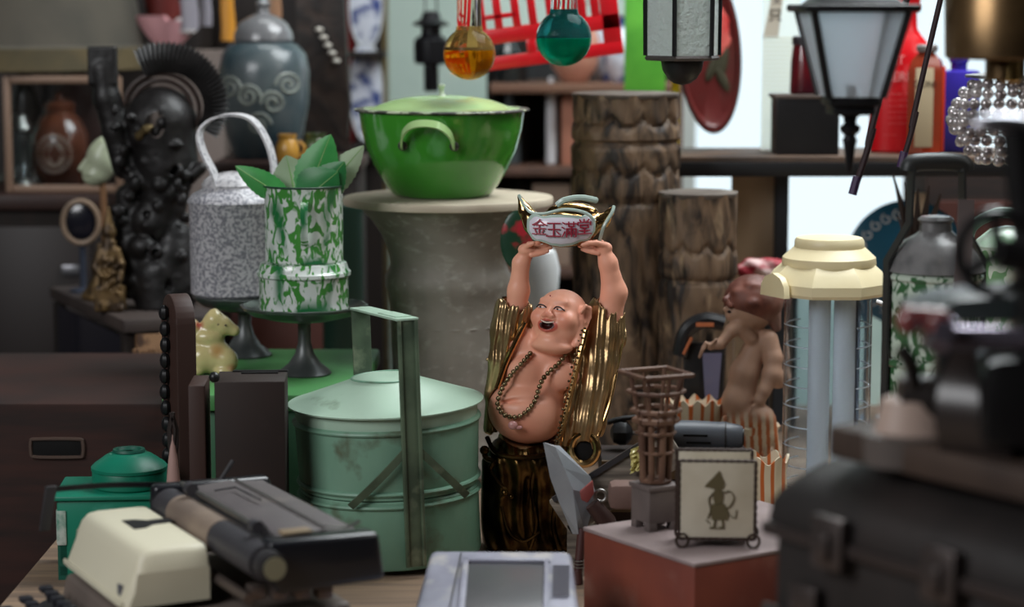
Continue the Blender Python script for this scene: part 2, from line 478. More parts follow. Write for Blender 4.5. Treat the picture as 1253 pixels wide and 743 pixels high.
# head frame
yw = R(30); tl = R(10)
f0 = Vector((-sin(yw), -cos(yw), 0)); rr_ = Vector((cos(yw), -sin(yw), 0)); up0 = Vector((0, 0, 1))
fw_ = f0*cos(tl) + up0*sin(tl); upv = up0*cos(tl) - f0*sin(tl)
rl = R(3); r_ = rr_*cos(rl) - upv*sin(rl); u_ = upv*cos(rl) + rr_*sin(rl)
HM = Matrix((r_, fw_, u_)).transposed()
hc = Vector((bx(685), -14, bz(389)))
hp = lambda a, b, c: hc + r_*a + fw_*b + u_*c
S.ell(hp(0, -3, 9), (31, 32, 29), 3, M=HM)
S.ell(hp(0, 4, -9), (31.5, 26, 26), 8, M=HM)
for sgn in (-1, 1):
    S.ell(hp(sgn*17.5, 17, 0), (13, 13, 12), 5, M=HM)      # cheeks
    S.ell(hp(sgn*10.5, 22.5, 22), (8, 3.5, 3), 8, M=HM)         # brow
    S.ell(hp(sgn*12, 31.5, 14), (7, 4, 3), 3, M=HM, cut=True)   # eye socket
    S.ell(hp(sgn*12, 26.5, 13.5), (7.5, 4, 3.4), 2, M=HM)
    if sgn < 0: S.ell(hp(-5, 33, 3.5), (4, 4, 3.2), 2.5, M=HM); continue
    # ear with long lobe
    S.chain([hp(sgn*30, 0, 14), hp(sgn*31, 2, 4), hp(sgn*31, 3, -8), hp(sgn*30, 4, -25)], [7, 6, 4.5, 6], 2.5)
    S.chain([hp(sgn*32, 8, 13), hp(sgn*35, 5, 21), hp(sgn*37, -3, 19), hp(sgn*37, -6, 8), hp(sgn*35, -2, -6), hp(sgn*33, 3, -22)], [2.2, 2.5, 2.6, 2.4, 2.2, 4], 1.2)
    S.ell(hp(sgn*38, 3, 9), (3.5, 4.4, 8), 1.5, M=HM, cut=True)
    S.ell(hp(sgn*5, 33, 3.5), (4, 4, 3.2), 2.5, M=HM)     # nostril wings
S.cap(hp(0, 27, 16), hp(0, 34, 6.5), 2.8, 4.4, 4)            # nose
S.ell(hp(0, 25, -26), (13, 8, 7), 6, M=HM)                 # chin
S.ell(hp(0, 12, -33), (27, 20, 10), 6, M=HM)                # double chin
# open laughing mouth
S.ell(hp(0, 27, -9.5), (13.5, 7, 9), 5, M=HM)
S.chain([hp(-10, 34, -3.5), hp(-5, 37, -7), hp(0, 38, -8.2), hp(5, 37, -7), hp(10, 34, -3.5)], [3.0, 5, 5.6, 5, 3.0], 1, cut=True)
S.ell(hp(0, 34, -8), (8, 9, 4.5), 1, M=HM, cut=True)
S.chain([hp(-11, 28, -6), hp(-6, 31.5, -13), hp(0, 33, -15), hp(6, 31.5, -13), hp(11, 28, -6)], [1.3, 1.8, 2.0, 1.8, 1.3], 1.6)
S.chain([hp(-13, 26, 2), hp(-7, 31, -.4), hp(0, 32.5, -1.4), hp(7, 31, -.4), hp(13, 26, 2)], [1.6, 2.2, 2.4, 2.2, 1.6], 1.6)   # smiling upper lip
# hands (palm + five fingers each)
def hand(S, palm, dirv, spread, curl, n=(19, 22, 20, 15), side=1):
    palm = Vector(palm); d = Vector(dirv).normalized(); sp = Vector(spread).normalized(); cu = Vector(curl).normalized()
    S.ell(palm, (11, 8.5, 7.5), 3)
    for i, L_ in enumerate(n):
        b = palm + d*4 + sp*(i-1.5)*5.6
        p1 = b + d*L_*0.45 + cu*1.5; p2 = p1 + d*L_*0.35 + cu*2.5; p3 = p2 + d*L_*0.28 + cu*3.2
        S.chain([b, p1, p2, p3], [3.1, 2.6, 2.3, 1.9], 0.5)
ru, lu = Vector((bx(738), -6, bz(303))), Vector((bx(644), -8, bz(305)))
hand(S, ru, (-1, -.1, .0), (-.25, -.62, -.75), (-.1, .1, .10))
hand(S, lu, (1, -.1, .0), (.2, -.62, -.75), (.1, .1, .10))
S.chain([ru+Vector((2, -5, 3)), ru+Vector((-9, -12, 7)), ru+Vector((-19, -15, 7)), ru+Vector((-26, -15, 5))], [4, 3.4, 3, 2.4], 1)
S.chain([lu+Vector((-2, -4, 3)), lu+Vector((3, -10, 7)), lu+Vector((8, -12, 9))], [4, 3.4, 2.6], 1)
flesh = np.array(lin((240, 170, 142))); rosy = np.array(lin((216, 104, 76))); lip = np.array(lin((196, 92, 76))); dark = np.array(lin((60, 16, 12)))
Hi = np.array([r_, fw_, u_])
def buddha_col(V):
    L = (V - np.array(hc)) @ Hi.T; a, b, c = L[:, 0], L[:, 1], L[:, 2]
    out = np.tile(flesh, (len(V), 1))
    def blend(mk, col): out[:] = out*(1-mk[:, None]) + col*mk[:, None]
    for sg in (-1, 1): blend(np.clip(1.0-((a-sg*18)**2+(b-22)**2+(c+1)**2)**.5/13, 0, 1)*.9, rosy)
    blend(np.clip(1.1-((a)**2+(b-36)**2+(c-4)**2)**.5/9, 0, 1)*.55, rosy)
    e = (a/15.0)**2+((c+8.5)/8.6)**2
    blend(((e < 1) & (b > 18)).astype(float)*np.clip((1-e)*5, 0, 1), lip)
    e = (a/10.6)**2+((c+8.3)/5.2)**2
    blend(((e < 1) & (b > 10)).astype(float), dark)
    ears = np.clip(1-((np.abs(a)-36)**2+(b-3)**2+(c-9)**2)**.5/10, 0, 1); blend(ears*.9, rosy*.45)
    x, z = V[:, 0], V[:, 2]
    blend(np.clip(1-((x-bx(640))**2/30**2+(z-bz(520))**2/26**2)**.5, 0, 1)*.35*(V[:, 1] < -20), rosy)
    return out
body = S.build('body', M_skin, bud, UB, buddha_col, 1)
# eyes, teeth, forehead mark
M_white = mat('glaze_white', (214, 206, 206), .3); M_ink = mat('black_glaze', (32, 22, 22), .35)
for sgn in (-1, 1):
    m = MB(UB); q = hp(sgn*12, 28.2, 13.2); m.sph(q, (6.2, 2.6, 1.5), 16, rot=HM.to_euler()); e_ = m.build('eye', M_white, bud)
    m = MB(UB); m.sph(hp(sgn*12-1, 30.2, 13.0), (1.6, 1.2, 1.25), 12, rot=HM.to_euler()); m.build('iris', M_ink, e_)
    m = MB(UB); m.tube(spl([hp(sgn*12-7.4, 28.5, 12), hp(sgn*12-3, 31, 15.4), hp(sgn*12+3, 31, 15.4), hp(sgn*12+7.8, 28, 11.8)], 5), .85, 6); m.build('eyelash', M_ink, e_)
m = MB(UB); m.tube(spl([hp(-8.5, 30, -2.8), hp(-4, 32, -4.2), hp(0, 32.5, -4.8), hp(4, 32, -4.2), hp(8.5, 30, -2.8)], 4), 2.0, 8, flat=.5); m.build('teeth', mat('teeth_glaze', (235, 220, 205), .3), bud)
m = MB(UB); m.sph(hp(-3, 27.6, 28), .9, 8); m.build('forehead_mark', M_redink, bud)
# ---- bead necklace
nk = [(694, 425, -26), (684, 437, -37), (673, 446, -41), (664, 455, -44), (658.7, 466, -48), (654, 480, -52), (645, 491, -58), (634, 498, -60), (621, 498, -59), (612.5, 493, -55), (608.5, 485, -48), (611, 474, -44), (618, 461, -39), (627, 449, -39), (638, 438, -36), (649, 427, -26)]
path = spl([(bx(a), c_, bz(b)) for a, b, c_ in nk], 20)
m = MB(UB); acc = 0.0; last = path[0]; m.sph(path[0], 3.3, 10)
for p in path[1:]:
    acc += (p-last).length; last = p
    if acc >= 6.1: m.sph(p, 3.3, 10); acc = 0
neck = m.build('bead_necklace', mat('bead_gold', (168, 150, 116), .25, metal=.85, col2=(96, 80, 56), scale=300, lo=.4, hi=.6), bud)
m = MB(UB); m.sph((bx(627), -62, bz(508)), (6, 4, 5.5), 14); m.sph((bx(634), -61, bz(511)), (5, 2.5, 2.6), 12); m.build('pendant', mat('pink_glaze', (206, 150, 146), .3, coat=.4), neck)

# ---- gold robe
G = SDF((-92, -66, -2), (122, 62, 312), 1.15)
def B(x, y_, d): return (bx(x), d, bz(y_))
# right hand sleeve (image right)
G.chain([B(741, 386, 4), B(738, 410, 0), B(732, 440, -6), B(724, 475, -12), B(717, 512, -18), B(714, 533, -20)], [25, 27, 26, 25, 23, 20], 6)
G.chain([B(706, 405, -4), B(700, 440, -12), B(694, 480, -20), B(690, 520, -26), B(692, 538, -24)], [10, 13, 14, 12, 9], 8)
# left sleeve
G.chain([B(628, 380, 4), B(620, 405, 2), B(612, 440, -2), B(606, 480, -2), B(600, 520, -4)], [23, 20, 16, 14, 10], 6)
# cloak behind
G.chain([B(668, 420, 26), B(662, 480, 26), B(655, 540, 20)], [42, 48, 46], 8)
# skirt
G.ell(B(648, 560, -4), (58, 44, 34), 8)
G.chain([B(630, 585, -2), B(628, 655, -2)], [40, 40], 8); G.chain([B(668, 585, -2), B(672, 655, -2)], [38, 40], 8)
G.box((bx(650), 0, -14), (260, 200, 28), 1, 1, cut=True)
G.disp(lambda x, y, z: (1.3*np.sin(0.36*(x-0.19*z)+0.16*y+.8*np.sin(z*.035))+.8*np.sin(.83*(x-.15*z)+.2*y+1.1*np.sin(z*.05)))*np.clip((z-118)/20, 0, 1) + 2.4*np.sin(.26*x+.05*z+np.sin(z*.045)*1.5)*np.clip((128-z)/15, 0, 1))
# cuts: let flesh out
G.ell(B(645, 498, -20), (49.5, 60, 43), 2, rot=(0, R(8), 0), cut=True)
G.ell(B(663, 445, -32), (36, 42, 52), 2, cut=True)
G.ell(B(685, 385, -14), (37, 44, 44), 2, cut=True)
G.chain([B(741, 392, 2), B(752, 358, 0), B(748, 340, 0)], [21, 19, 18], 1, cut=True)
G.chain([B(631, 374, -2), B(633, 355, -2), B(634, 335, 0)], [15, 17, 18], 1, cut=True)
G.chain([B(716, 528, -30), B(714, 546, -34)], [5, 11.5], 1, cut=True)
G.chain([B(714, 541, -60), B(714, 541, -14)], [10.5, 9], 1, cut=True)
robe = G.build('robe', M_gold, bud, UB, None, 1)
# split skirt colour: darker gilding below the belly
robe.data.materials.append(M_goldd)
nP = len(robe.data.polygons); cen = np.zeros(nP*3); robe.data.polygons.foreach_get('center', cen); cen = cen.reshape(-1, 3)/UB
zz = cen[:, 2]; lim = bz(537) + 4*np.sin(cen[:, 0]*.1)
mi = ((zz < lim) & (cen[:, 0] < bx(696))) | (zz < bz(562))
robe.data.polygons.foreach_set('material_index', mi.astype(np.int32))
M_goldb = mat('polished_gold', (206, 166, 112), .16, metal=1.0)
m = MB(UB)   # cuff ring
m.tube([(bx(714)+16.5*cos(a), -37+3*sin(a), bz(541)+18.5*sin(a)) for a in [2*pi*k/28 for k in range(28)]], 5.2, 10, closed=True)
m.build('cuff', M_goldb, robe)
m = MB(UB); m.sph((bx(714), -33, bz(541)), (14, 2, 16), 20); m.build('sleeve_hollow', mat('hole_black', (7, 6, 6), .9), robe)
m = MB(UB)
for pts, r0 in (([B(716, 398, -33), B(708, 430, -38), B(698, 470, -42), B(688, 510, -46), B(683, 536, -44)], 4.0), ([B(642, 392, -14), B(630, 415, -20), B(618, 440, -22), B(607, 470, -26)], 3.4),
                ([B(763, 388, -6), B(762, 412, -12), B(754, 450, -20), B(745, 490, -26), B(731, 526, -34)], 2.6),
                ([B(736, 470, -33), B(727, 500, -37)], 0.1)):
    m.tube(spl(pts, 8), r0, 8)
m.build('lapel', M_goldb, robe)
m = MB(UB)
pt = spl([B(713, 396, -37), B(703, 430, -43), B(694, 470, -47), B(685, 510, -51), B(681, 534, -49)], 10)
for i, p in enumerate(pt): m.sph(p+Vector(((-1)**i*1.6, 0, 0)), 1.7, 6)
m.build('lapel_beads', mat('bead_gold', (168, 150, 116), .25, metal=.85), robe)
m = MB(UB)   # belt under the belly and gilt ornament at the left
m.tube(spl([B(595, 530, -22), B(606, 545, -40), B(630, 549, -50), B(660, 547, -50), B(684, 539, -44)], 8), 3.0, 8)
m.tube(spl([B(590, 543, -30), B(594, 552, -36), B(603, 556, -40), B(600, 566, -40), B(608, 580, -42), B(618, 590, -44), B(613, 600, -44)], 6), [3.6]*6*3+[2.2]*(6*3+1), 8)
m.sph(B(592, 543, -36), 6, 12); m.sph(B(617, 593, -44), 4.5, 10); m.sph(B(625, 598, -44), 3.4, 10)
m.tube(spl([B(613, 610, -40), B(622, 640, -46), B(640, 652, -46), B(660, 640, -46)], 6), 2.0, 6)
m.tube(spl([B(655, 556, -44), B(650, 590, -44), B(656, 630, -44), B(648, 662, -44)], 6), 2.4, 6)
m.tube(spl([B(680, 545, -40), B(683, 590, -44), B(676, 630, -42), B(684, 664, -42)], 6), 2.6, 6)
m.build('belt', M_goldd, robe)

# ---- the gold ingot he lifts
S = SDF((-40, -46, 350), (112, 48, 470), 0.9)
S.ell((bx(688), 0, bz(281)), (43, 24, 23), 5)
S.chain([B(652, 274, 0), B(642, 259, 0), B(635, 243, 0)], [14, 8, 2.6], 5)
S.chain([B(722, 276, 2), B(737, 272, 2), B(746, 262, 2), B(750, 256, 2)], [15, 9, 4.5, 2.2], 5)
S.ell(B(700, 262, 3), (32, 13, 13), 3)
S.box((bx(688), 0, bz(307.5)), (200, 100, 8), 1, 1, cut=True)
ing = S.build('gold_ingot', M_goldb, bud, UB, None, 1)
m = MB(UB)
def wavy(n=44, kx=1.0, kz=1.0):
    o = []
    for k in range(n):
        a = 2*pi*k/n; ca, sa = cos(a), sin(a)
        x = 42*kx*math.copysign(abs(ca)**.6, ca); z = 18*kz*math.copysign(abs(sa)**.6, sa)*(1+.09*cos(4*a*2))
        o.append((x, z + 0.0035*x*x))
    return o
def front(x, z): return -math.sqrt(max(1-(x/50)**2-(z/38)**2, .05))*29
for kx, kz, d, mm, nm in ((1, 1, 0, M_celadon, 'panel_border'), (.93, .84, -1.3, M_porc, 'white_panel')):
    m = MB(UB); oo = wavy(44, kx, kz); cx, cz = bx(686), bz(281)
    rings = []
    for sc in (1, .8, .6, .4, .2, .04): rings.append([(cx+x*sc, front(x*sc, z*sc)+d+(.9 if sc == 1 else 0), cz+z*sc) for x, z in oo])
    m.rings(rings, True, False, True); m.build(nm, mm, ing)
for i, ch in enumerate('金玉滿堂'):
    x = (-27, -9.5, 9.5, 28)[i]
    text_mesh('character', ch, 21*UB, M_redink, ing, ((bx(686)+x)*UB, (front(x, 0)-2.6)*UB, (bz(281)+.0035*x*x*1.2)*UB), (R(84), 0, R(x*.75)), .0006)
m = MB(UB)
m.tube(spl([B(634, 240, -3), B(645, 258, -8), B(662, 262, -16), B(690, 256, -22), B(715, 260, -22), B(727, 270, -18)], 8), 2.0, 8)
m.tube(spl([B(733, 296, -6), B(738, 278, -10), B(748, 262, -6), B(751, 254, 0)], 8), 2.2, 8)
m.build('celadon_rim', M_celadon, ing)
m = MB(UB)
m.tube(spl([B(681, 252, -8), B(690, 246, -10), B(710, 243, -10), B(731, 247, -6)], 8), [3.2]*24+[2.0], 8, flat=1.2)
m.build('celadon_ridge', M_celadon, ing)

# ------------------------------------------------------------ tiered carrier (green, in front)
M_tiff = mat('worn_green_paint', (122, 160, 138), 0.42, col2=(98, 138, 114), scale=7, detail=6, lo=.35, hi=.7, col3=(92, 104, 84), s3=26, lo3=.58, hi3=.72, bump=.15, bscale=60)
M_tifd = mat('worn_olive_green', (92, 108, 86), 0.5, col2=(64, 78, 62), scale=16, detail=6, col3=(124, 134, 110), s3=30, lo3=.6, hi3=.75)
YT = 2.53; UT = YT/F; T0 = P(479, 600, YT); T0.z = TZ
T0z = TZ + .0055
T0.z = T0z
car = thing('tiered_food_carrier', 'big pale green metal tiered food carrier with conical lid and strap handle', 'food carrier', T0, (0, R(-1.8), R(17)))
sc_ = 1.035
def lip(r, z, b=2.6): return [(r, z-3), (r+b*.7, z-2), (r+b, z), (r+b*.7, z+2), (r, z+3)]
m = MB(UT); m.lathe([(108, 0), (111, 1.5), (112, 5), (111, 74)]+lip(111, 79, 4)+[(111, 84), (109, 86)], seg=72); m.build('lower_tier', M_tiff, car)
m = MB(UT); m.lathe([(107, 86), (111, 88)]+lip(111, 95, 4)+[(111.5, 100), (114, 165)]+lip(114, 169, 3.5)+[(112, 173)], seg=72); m.build('upper_tier', M_tiff, car)
m = MB(UT); m.lathe([(112, 172), (113, 176), (113, 188), (116, 190), (121, 189), (121.5, 191), (118, 192), (45, 217), (43, 219), (38, 221), (10, 222)], seg=72, fn=lambda a, z: 1+.006*sin(3*a)*(z > 187)); lid = m.build('lid', mat('pale_lid_paint', (172, 198, 178), .42, col2=(152, 182, 160), scale=6, lo=.4, hi=.7, col3=(112, 130, 108), s3=20, lo3=.62, hi3=.74), car)
m = MB(UT); m.tube([(42*cos(a), 42*sin(a), 220+.7*sin(2*a)) for a in [2*pi*k/32 for k in range(32)]], 1.4, 6, closed=True); m.build('lid_ring', M_tiff, lid)
def post(m, y0, y1, ztop, w=25):
    s_ = -1 if y0 < 0 else 1
    m.box((0, y0, ztop/2+4), (w, 3, ztop-8), bev=.8)
    m.box((-w/2+2.2, y0+s_*2.6, ztop/2+4), (4.4, 4, ztop-8), bev=1.2); m.box((w/2-2.2, y0+s_*2.6, ztop/2+4), (4.4, 4, ztop-8), bev=1.2)
m = MB(UT); post(m, -121, 0, 308); m.build('front_strap', M_tifd, car)
m = MB(UT); post(m, 121, 0, 290, 24); m.build('back_strap', M_tifd, car)
m = MB(UT); m.box((0, 0, 299.5), (27, 250, 3.2), rot=(R(-4.2), 0, 0), bev=1); m.box((0, -60, 306), (20, 90, 2), rot=(R(-4.2), 0, 0), bev=.8); m.build('handle', mat('pale_lid_paint', (150, 184, 162)), car)
for s_ in (-1, 1):
    m = MB(UT)
    p0 = (0+s_*6, -123, 152)
    pts = [(s_*(8+k*9.2), -math.sqrt(max(121**2-(s_*(8+k*9.2))**2, 1))-1.5, 150-k*9.5) for k in range(8)]
    m.strap(pts, (s_*.72, 0, .69), 9, 2.4); m.build('brace', M_tifd, car)

# ------------------------------------------------------------ fluted pedestal and the green casserole
M_stone = mat('speckled_grey_stoneware', (152, 146, 136), 0.6, col2=(120, 114, 106), scale=9, detail=8, lo=.35, hi=.7, stretch=(1, 1, 1.6), col3=(164, 160, 150), s3=60, lo3=.55, hi3=.7, bump=.1, bscale=80)
yp = 2.98; UP = yp/F; pz = lambda y: (Zp(y, yp)-TZ)/UP
p0 = P(549, 400, yp); p0.z = TZ
ped = thing('stoneware_pedestal', 'tall waisted grey stoneware pedestal behind the green carrier', 'pedestal', p0)
prof = [(62, 0), (66, 5), (66, 14), (62, 22), (64, pz(505)), (68, pz(470)), (70, pz(420)), (71, pz(375)), (74, pz(356)), (77, pz(350)), (77, pz(336)), (73, pz(330)), (71, pz(322)), (72, pz(312)), (76, pz(300)), (83, pz(284)), (94, pz(268)), (106, pz(256)), (110, pz(250)), (108, pz(248))]
m = MB(UP); m.lathe(prof, seg=80, fn=lambda a, z: 1+.010*cos(20*a)*(z < pz(322))); m.build('column', M_stone, ped)
m = MB(UP); m.tube([(74*cos(a), 74*sin(a), pz(336)) for a in [2*pi*k/40 for k in range(40)]], 2, 6, closed=True); m.tube([(70*cos(a), 70*sin(a), pz(395)) for a in [2*pi*k/40 for k in range(40)]], 1.2, 6, closed=True); m.build('neck_band', M_stone, ped)
m = MB(UP); m.lathe([(124, pz(250)), (128.5, pz(249)), (129.5, pz(244)), (128, pz(240.5)), (60, pz(240)), (5, pz(240))], seg=72); m.build('top_disc', mat('dusty_disc', (196, 184, 164), .7, col2=(176, 162, 142), scale=8), ped)
cz = TZ + pz(240)*UP
M_pot = mat('green_enamel', (64, 146, 44), 0.16, coat=.7, col2=(52, 128, 38), scale=5, lo=.3, hi=.8)
M_potl = mat('pale_green_enamel', (172, 204, 140), 0.25, coat=.4, col2=(158, 194, 124), scale=6)
M_chip = mat('chipped_rim', (52, 50, 46), .5, col2=(168, 176, 150), scale=60, lo=.52, hi=.6)
pot = thing('enamel_casserole', 'bright green enamel casserole with pale lid standing on the grey pedestal', 'casserole', (P(541, 240, yp).x, yp, cz))
m = MB(UP); m.lathe([(54, 0), (58, 1.5), (62, 5), (70, 16), (82, 36), (92, 58), (98, 82), (101, 104), (101, 106), (97, 106), (94, 80), (60, 10)], seg=80, cap1=False); m.build('bowl', M_pot, pot)
m = MB(UP); m.lathe([(99, 103.5), (106, 104.6), (107.5, 106), (106, 107.4), (99, 107.6), (84, 107.4)], seg=80, fn=lambda a, z: 1+.004*sin(7*a)); m.build('rim', M_chip, pot)
m = MB(UP); m.lathe([(98, 107.4), (84, 108.5), (76, 112), (60, 117.5), (40, 121), (20, 122.5), (3, 122.5)], seg=64); pl = m.build('lid', M_potl, pot)
m = MB(UP); m.lathe([(6, 122), (4, 124), (2.6, 128), (3, 132), (4.5, 134.5), (4, 136.5), (1, 137)], seg=16); m.build('lid_knob', mat('pale_knob', (170, 182, 160), .4), pl)
for ang in (-8, 172):
    a = R(ang-90); M = Matrix.Rotation(a+pi/2, 4, 'Z')
    m = MB(UP); m.T = M
    pts = spl([(-31, -92, 66), (-31, -101, 70), (-28, -109, 82), (-17, -116, 92), (0, -119, 95), (17, -116, 92), (28, -109, 82), (31, -101, 70), (31, -92, 66)], 5)
    m.strap(pts, (0, .55, .84), 9.5, 2.4); hd = m.build('handle', M_potl, pot)
    for s_ in (-1, 1):
        m = MB(UP); m.T = M; m.sph((s_*31, -94, 67), (6, 3.5, 6), 12); m.build('handle_rivet', M_chip, hd)

# ------------------------------------------------------------ carved columns
M_carv = mat('carved_driftwood', (112, 90, 70), 0.6, col2=(36, 28, 23), scale=26, detail=5, dist=1.6, lo=.40, hi=.62, stretch=(1.3, 1.3, .42), col3=(158, 134, 106), s3=20, lo3=.58, hi3=.74, bump=.6)
def column(px, Y, ptop, r, name, label, flute, bands):
    U = Y/F; zt = (Zp(ptop, Y)-TZ)/U
    b = P(px, 400, Y); b.z = TZ
    t = thing(name, label, 'carved column', b)
    def ff(a, z):
        k = 1+.05*abs(sin(flute*a/2+.15*sin(z*.02)))**.6+.014*sin(flute*2*a+z*.07)
        for zb, d in bands:
            dz = (zt-z)-zb - 12*abs(sin(flute*a/2))*(d == 1)
            if -5 < dz < 5: k -= .085*(1-abs(dz)/5)
            if 0 < dz < 40: k += .04*sin(dz/40*pi)
        return k
    n = 110; m = MB(U)
    m.lathe([(r*(1+.04*(i/n)), zt*i/n) for i in range(n+1)], seg=120, fn=ff); m.build('shaft', M_carv, t)
    m = MB(U); m.lathe([(r*1.06, zt-5), (r*1.10, zt-2), (r*1.10, zt+1), (r*1.0, zt+2), (4, zt+2)], seg=60, fn=lambda a, z: 1+.02*sin(flute*a)); m.build('cap', mat('grey_weathered_wood', (104, 96, 88), .7, col2=(72, 62, 54), scale=12), t)
    return t
column(764, 3.12, 115, 60, 'carved_column', 'thick carved brown wooden column rising behind the raised ingot', 10, [(26, 1), (58, 0), (84, 1), (128, 0)])
column(853, 3.05, 236, 44, 'carved_column', 'shorter carved dark wooden column standing to the right of the thick one', 9, [(60, 1), (105, 0)])

# ------------------------------------------------------------ typewriter
M_cream = mat('cream_plastic', (214, 208, 184), 0.42, col2=(200, 194, 168), scale=5, lo=.45, hi=.8, bump=.04, bscale=400)
M_taupe = mat('taupe_plastic', (112, 100, 92), 0.55, col2=(96, 86, 80), scale=6)
M_char = mat('charcoal_crackle', (50, 48, 50), 0.45, bump=.06, bscale=400)
M_greyp = mat('grey_paper_table', (98, 92, 92), 0.5, col2=(84, 78, 80), scale=6, col3=(124, 116, 110), s3=12, lo3=.55, hi3=.8)
M_steel = mat('dull_steel', (150, 148, 144), .35, metal=.9)
M_rubber = mat('platen_rubber', (58, 56, 60), .5)
tw = thing('typewriter', 'cream and charcoal manual typewriter turned sideways in the left foreground', 'typewriter', (-.279, 2.104, TZ), math.atan2(-.8927, .4506))
tw.scale = (.84, .84, .84)
# local x: user's right (towards the camera), local y: machine's back, z up
def hull(m, lo, hi, bev):
    """lo/hi: 4 corners each; bevelled frustum"""
    tmp = bmesh.new(); v_ = [tmp.verts.new(p) for p in lo+hi]
    for q in ((0, 3, 2, 1), (4, 5, 6, 7), (0, 1, 5, 4), (1, 2, 6, 5), (2, 3, 7, 6), (3, 0, 4, 7)): tmp.faces.new([v_[i] for i in q])
    if bev: bmesh.ops.bevel(tmp, geom=list(tmp.edges), offset=bev, segments=4, profile=.5, affect='EDGES')
    m._merge(tmp, Matrix.Identity(4))
m = MB(); hull(m, [(-.19, -.135, .0), (.125, -.135, .0), (.125, .12, .0), (-.19, .12, .0)], [(-.185, -.12, .075), (.118, -.12, .075), (.118, .115, .085), (-.185, .115, .085)], .006)
m.build('body', M_taupe, tw)
# hood with the ribbon opening (built as two halves round a slot)
def hood_pt(u, side):
    pass
m = MB()
def sect(u, drop=0.0, inn=0.0):
    # profile from front bottom over the top to the back, at position u
    P_ = [(-.124+inn, .088), (-.117+inn, .105), (-.106, .130-drop), (-.102, .1415-drop), (-.095, .1485-drop), (-.085, .150-drop), (-.050, .150-drop), (-.030, .1495-drop), (-.026, .148-drop), (-.024, .13), (-.024, .088)]
    return [(u, y, z) for y, z in P_]
us = [(-.184, .05, .014), (-.181, .010, .006), (-.175, .003, .002), (-.166, 0, 0), (.036, 0, 0), (.042, .002, .001), (.046, .008, .003), (.049, .05, .008)]
rings_ = []
for u, dr, inn in us:
    rings_.append([(u, y, z if z < .12 else max(.125, z-dr)) for (_, y, z) in sect(u, 0, inn)])
m.rings(rings_, closed=False)
m._f([m.v(p) for p in reversed(rings_[0])]); m._f([m.v(p) for p in rings_[-1]])
hood = m.build('hood', M_cream, tw, autos=50)
# slot in the top: dark T-shaped recess and its walls
def slot_piece(m, z, d, s=1.0):
    o = [(q[0]-.05, q[1]) for q in [(-.040, -.024), (-.040+.0, -.050), (-.050, -.062), (-.052, -.076), (-.004, -.076), (-.006, -.062), (-.018, -.050), (-.022, -.024)]]
    m.prism(o, d, 'xy', z)
m = MB(); slot_piece(m, .1502, .0012); so = m.build('ribbon_opening', mat('hole_black', (7, 6, 6), .9), hood)
m = MB(); m.box((.025, -.1185, .102), (.012, .003, .016), bev=.001); m.build('badge', mat('grey_badge', (120, 122, 132), .3, metal=.5), hood)
m = MB(); m.box((-.068, -.122, .091), (.225, .004, .006), bev=.001); m.build('hood_trim', M_cream, hood)
# keyboard
m = MB(); hull(m, [(-.18, -.235, 0), (.115, -.235, 0), (.115, -.13, 0), (-.18, -.13, 0)], [(-.178, -.232, .02), (.113, -.232, .02), (.113, -.13, .055), (-.178, -.13, .055)], .005); m.build('keyboard_deck', M_char, tw)
M_key = mat('dark_keys', (44, 44, 50), .35)
for rw in range(4):
    for k in range(11):
        m = MB(); x = -.165+k*.0245+rw*.006; y = -.22+rw*.022; z = .036+rw*.011
        m.box((x, y, z), (.015, .015, .007), bev=.0025); m.tube([(x, y, z-.004), (x, y+.003, z-.016)], .002, 6); m.build('key', M_key, tw)
# carriage
cz_ = .150
m = MB(); m.tube([(-.168, 0, cz_), (.160, 0, cz_)], .0195, 28); plat = m.build('platen', M_rubber, tw)
m = MB(); m.tube([(-.115, 0, cz_), (.028, 0, cz_)], .0202, 28); m.build('paper_strip', mat('brownish_wrap', (134, 118, 104), .6, col2=(112, 98, 88), scale=10), plat)
m = MB(); m.tube([(.158, 0, cz_), (.186, 0, cz_)], .0150, 24); m.tube([(.161, 0, cz_), (.180, 0, cz_)], .0165, 24); k_ = m.build('platen_knob', M_char, tw)
m = MB(); m.tube([(.1862, 0, cz_), (.1875, 0, cz_)], .0125, 24); m.build('knob_face', mat('knob_olive', (136, 132, 108), .4), k_)
m = MB(); m.tube([(-.190, 0, cz_), (-.166, 0, cz_)], .0150, 24); m.build('platen_knob', M_char, tw)
def endcap(u0, u1, name):
    m = MB(); hull(m, [(u0, .010 if u0 > 0 else -.02, .115), (u1, .010 if u0 > 0 else -.02, .115), (u1, .135, .118), (u0, .135, .118)], [(u0, .0 if u0 > 0 else -.018, .174), (u1, .0 if u0 > 0 else -.018, .174), (u1, .128, .172), (u0, .128, .172)], .007)
    return m.build(name, mat('black_enamel', (26, 27, 32), .28, coat=.3), tw)
endcap(.135, .168, 'carriage_end'); endcap(-.182, -.160, 'carriage_end')
m = MB(); hull(m, [(-.165, .010, .12), (.14, .010, .12), (.14, .125, .12), (-.165, .125, .12)], [(-.165, .022, .163), (.14, .022, .163), (.14, .120, .160), (-.165, .120, .160)], .003); m.build('carriage_deck', M_char, tw)
m = MB(); m.box((-.012, .050, .170), (.29, .052, .003), rot=(R(4), 0, 0), bev=.001); m.build('paper_table', M_greyp, tw)
m = MB(); m.box((-.012, .098, .169), (.29, .036, .003), rot=(R(-4), 0, 0), bev=.001); m.build('rear_cover', M_greyp, tw)
m = MB(); m.tube([(-.155, .0785, .175), (.13, .0785, .175)], .0015, 6); m.build('paper_rest_rail', M_steel, tw)
m = MB(); m.tube([(-.150, .012, .176), (.118, .012, .176)], .0030, 10); br = m.build('paper_bail', M_steel, tw)
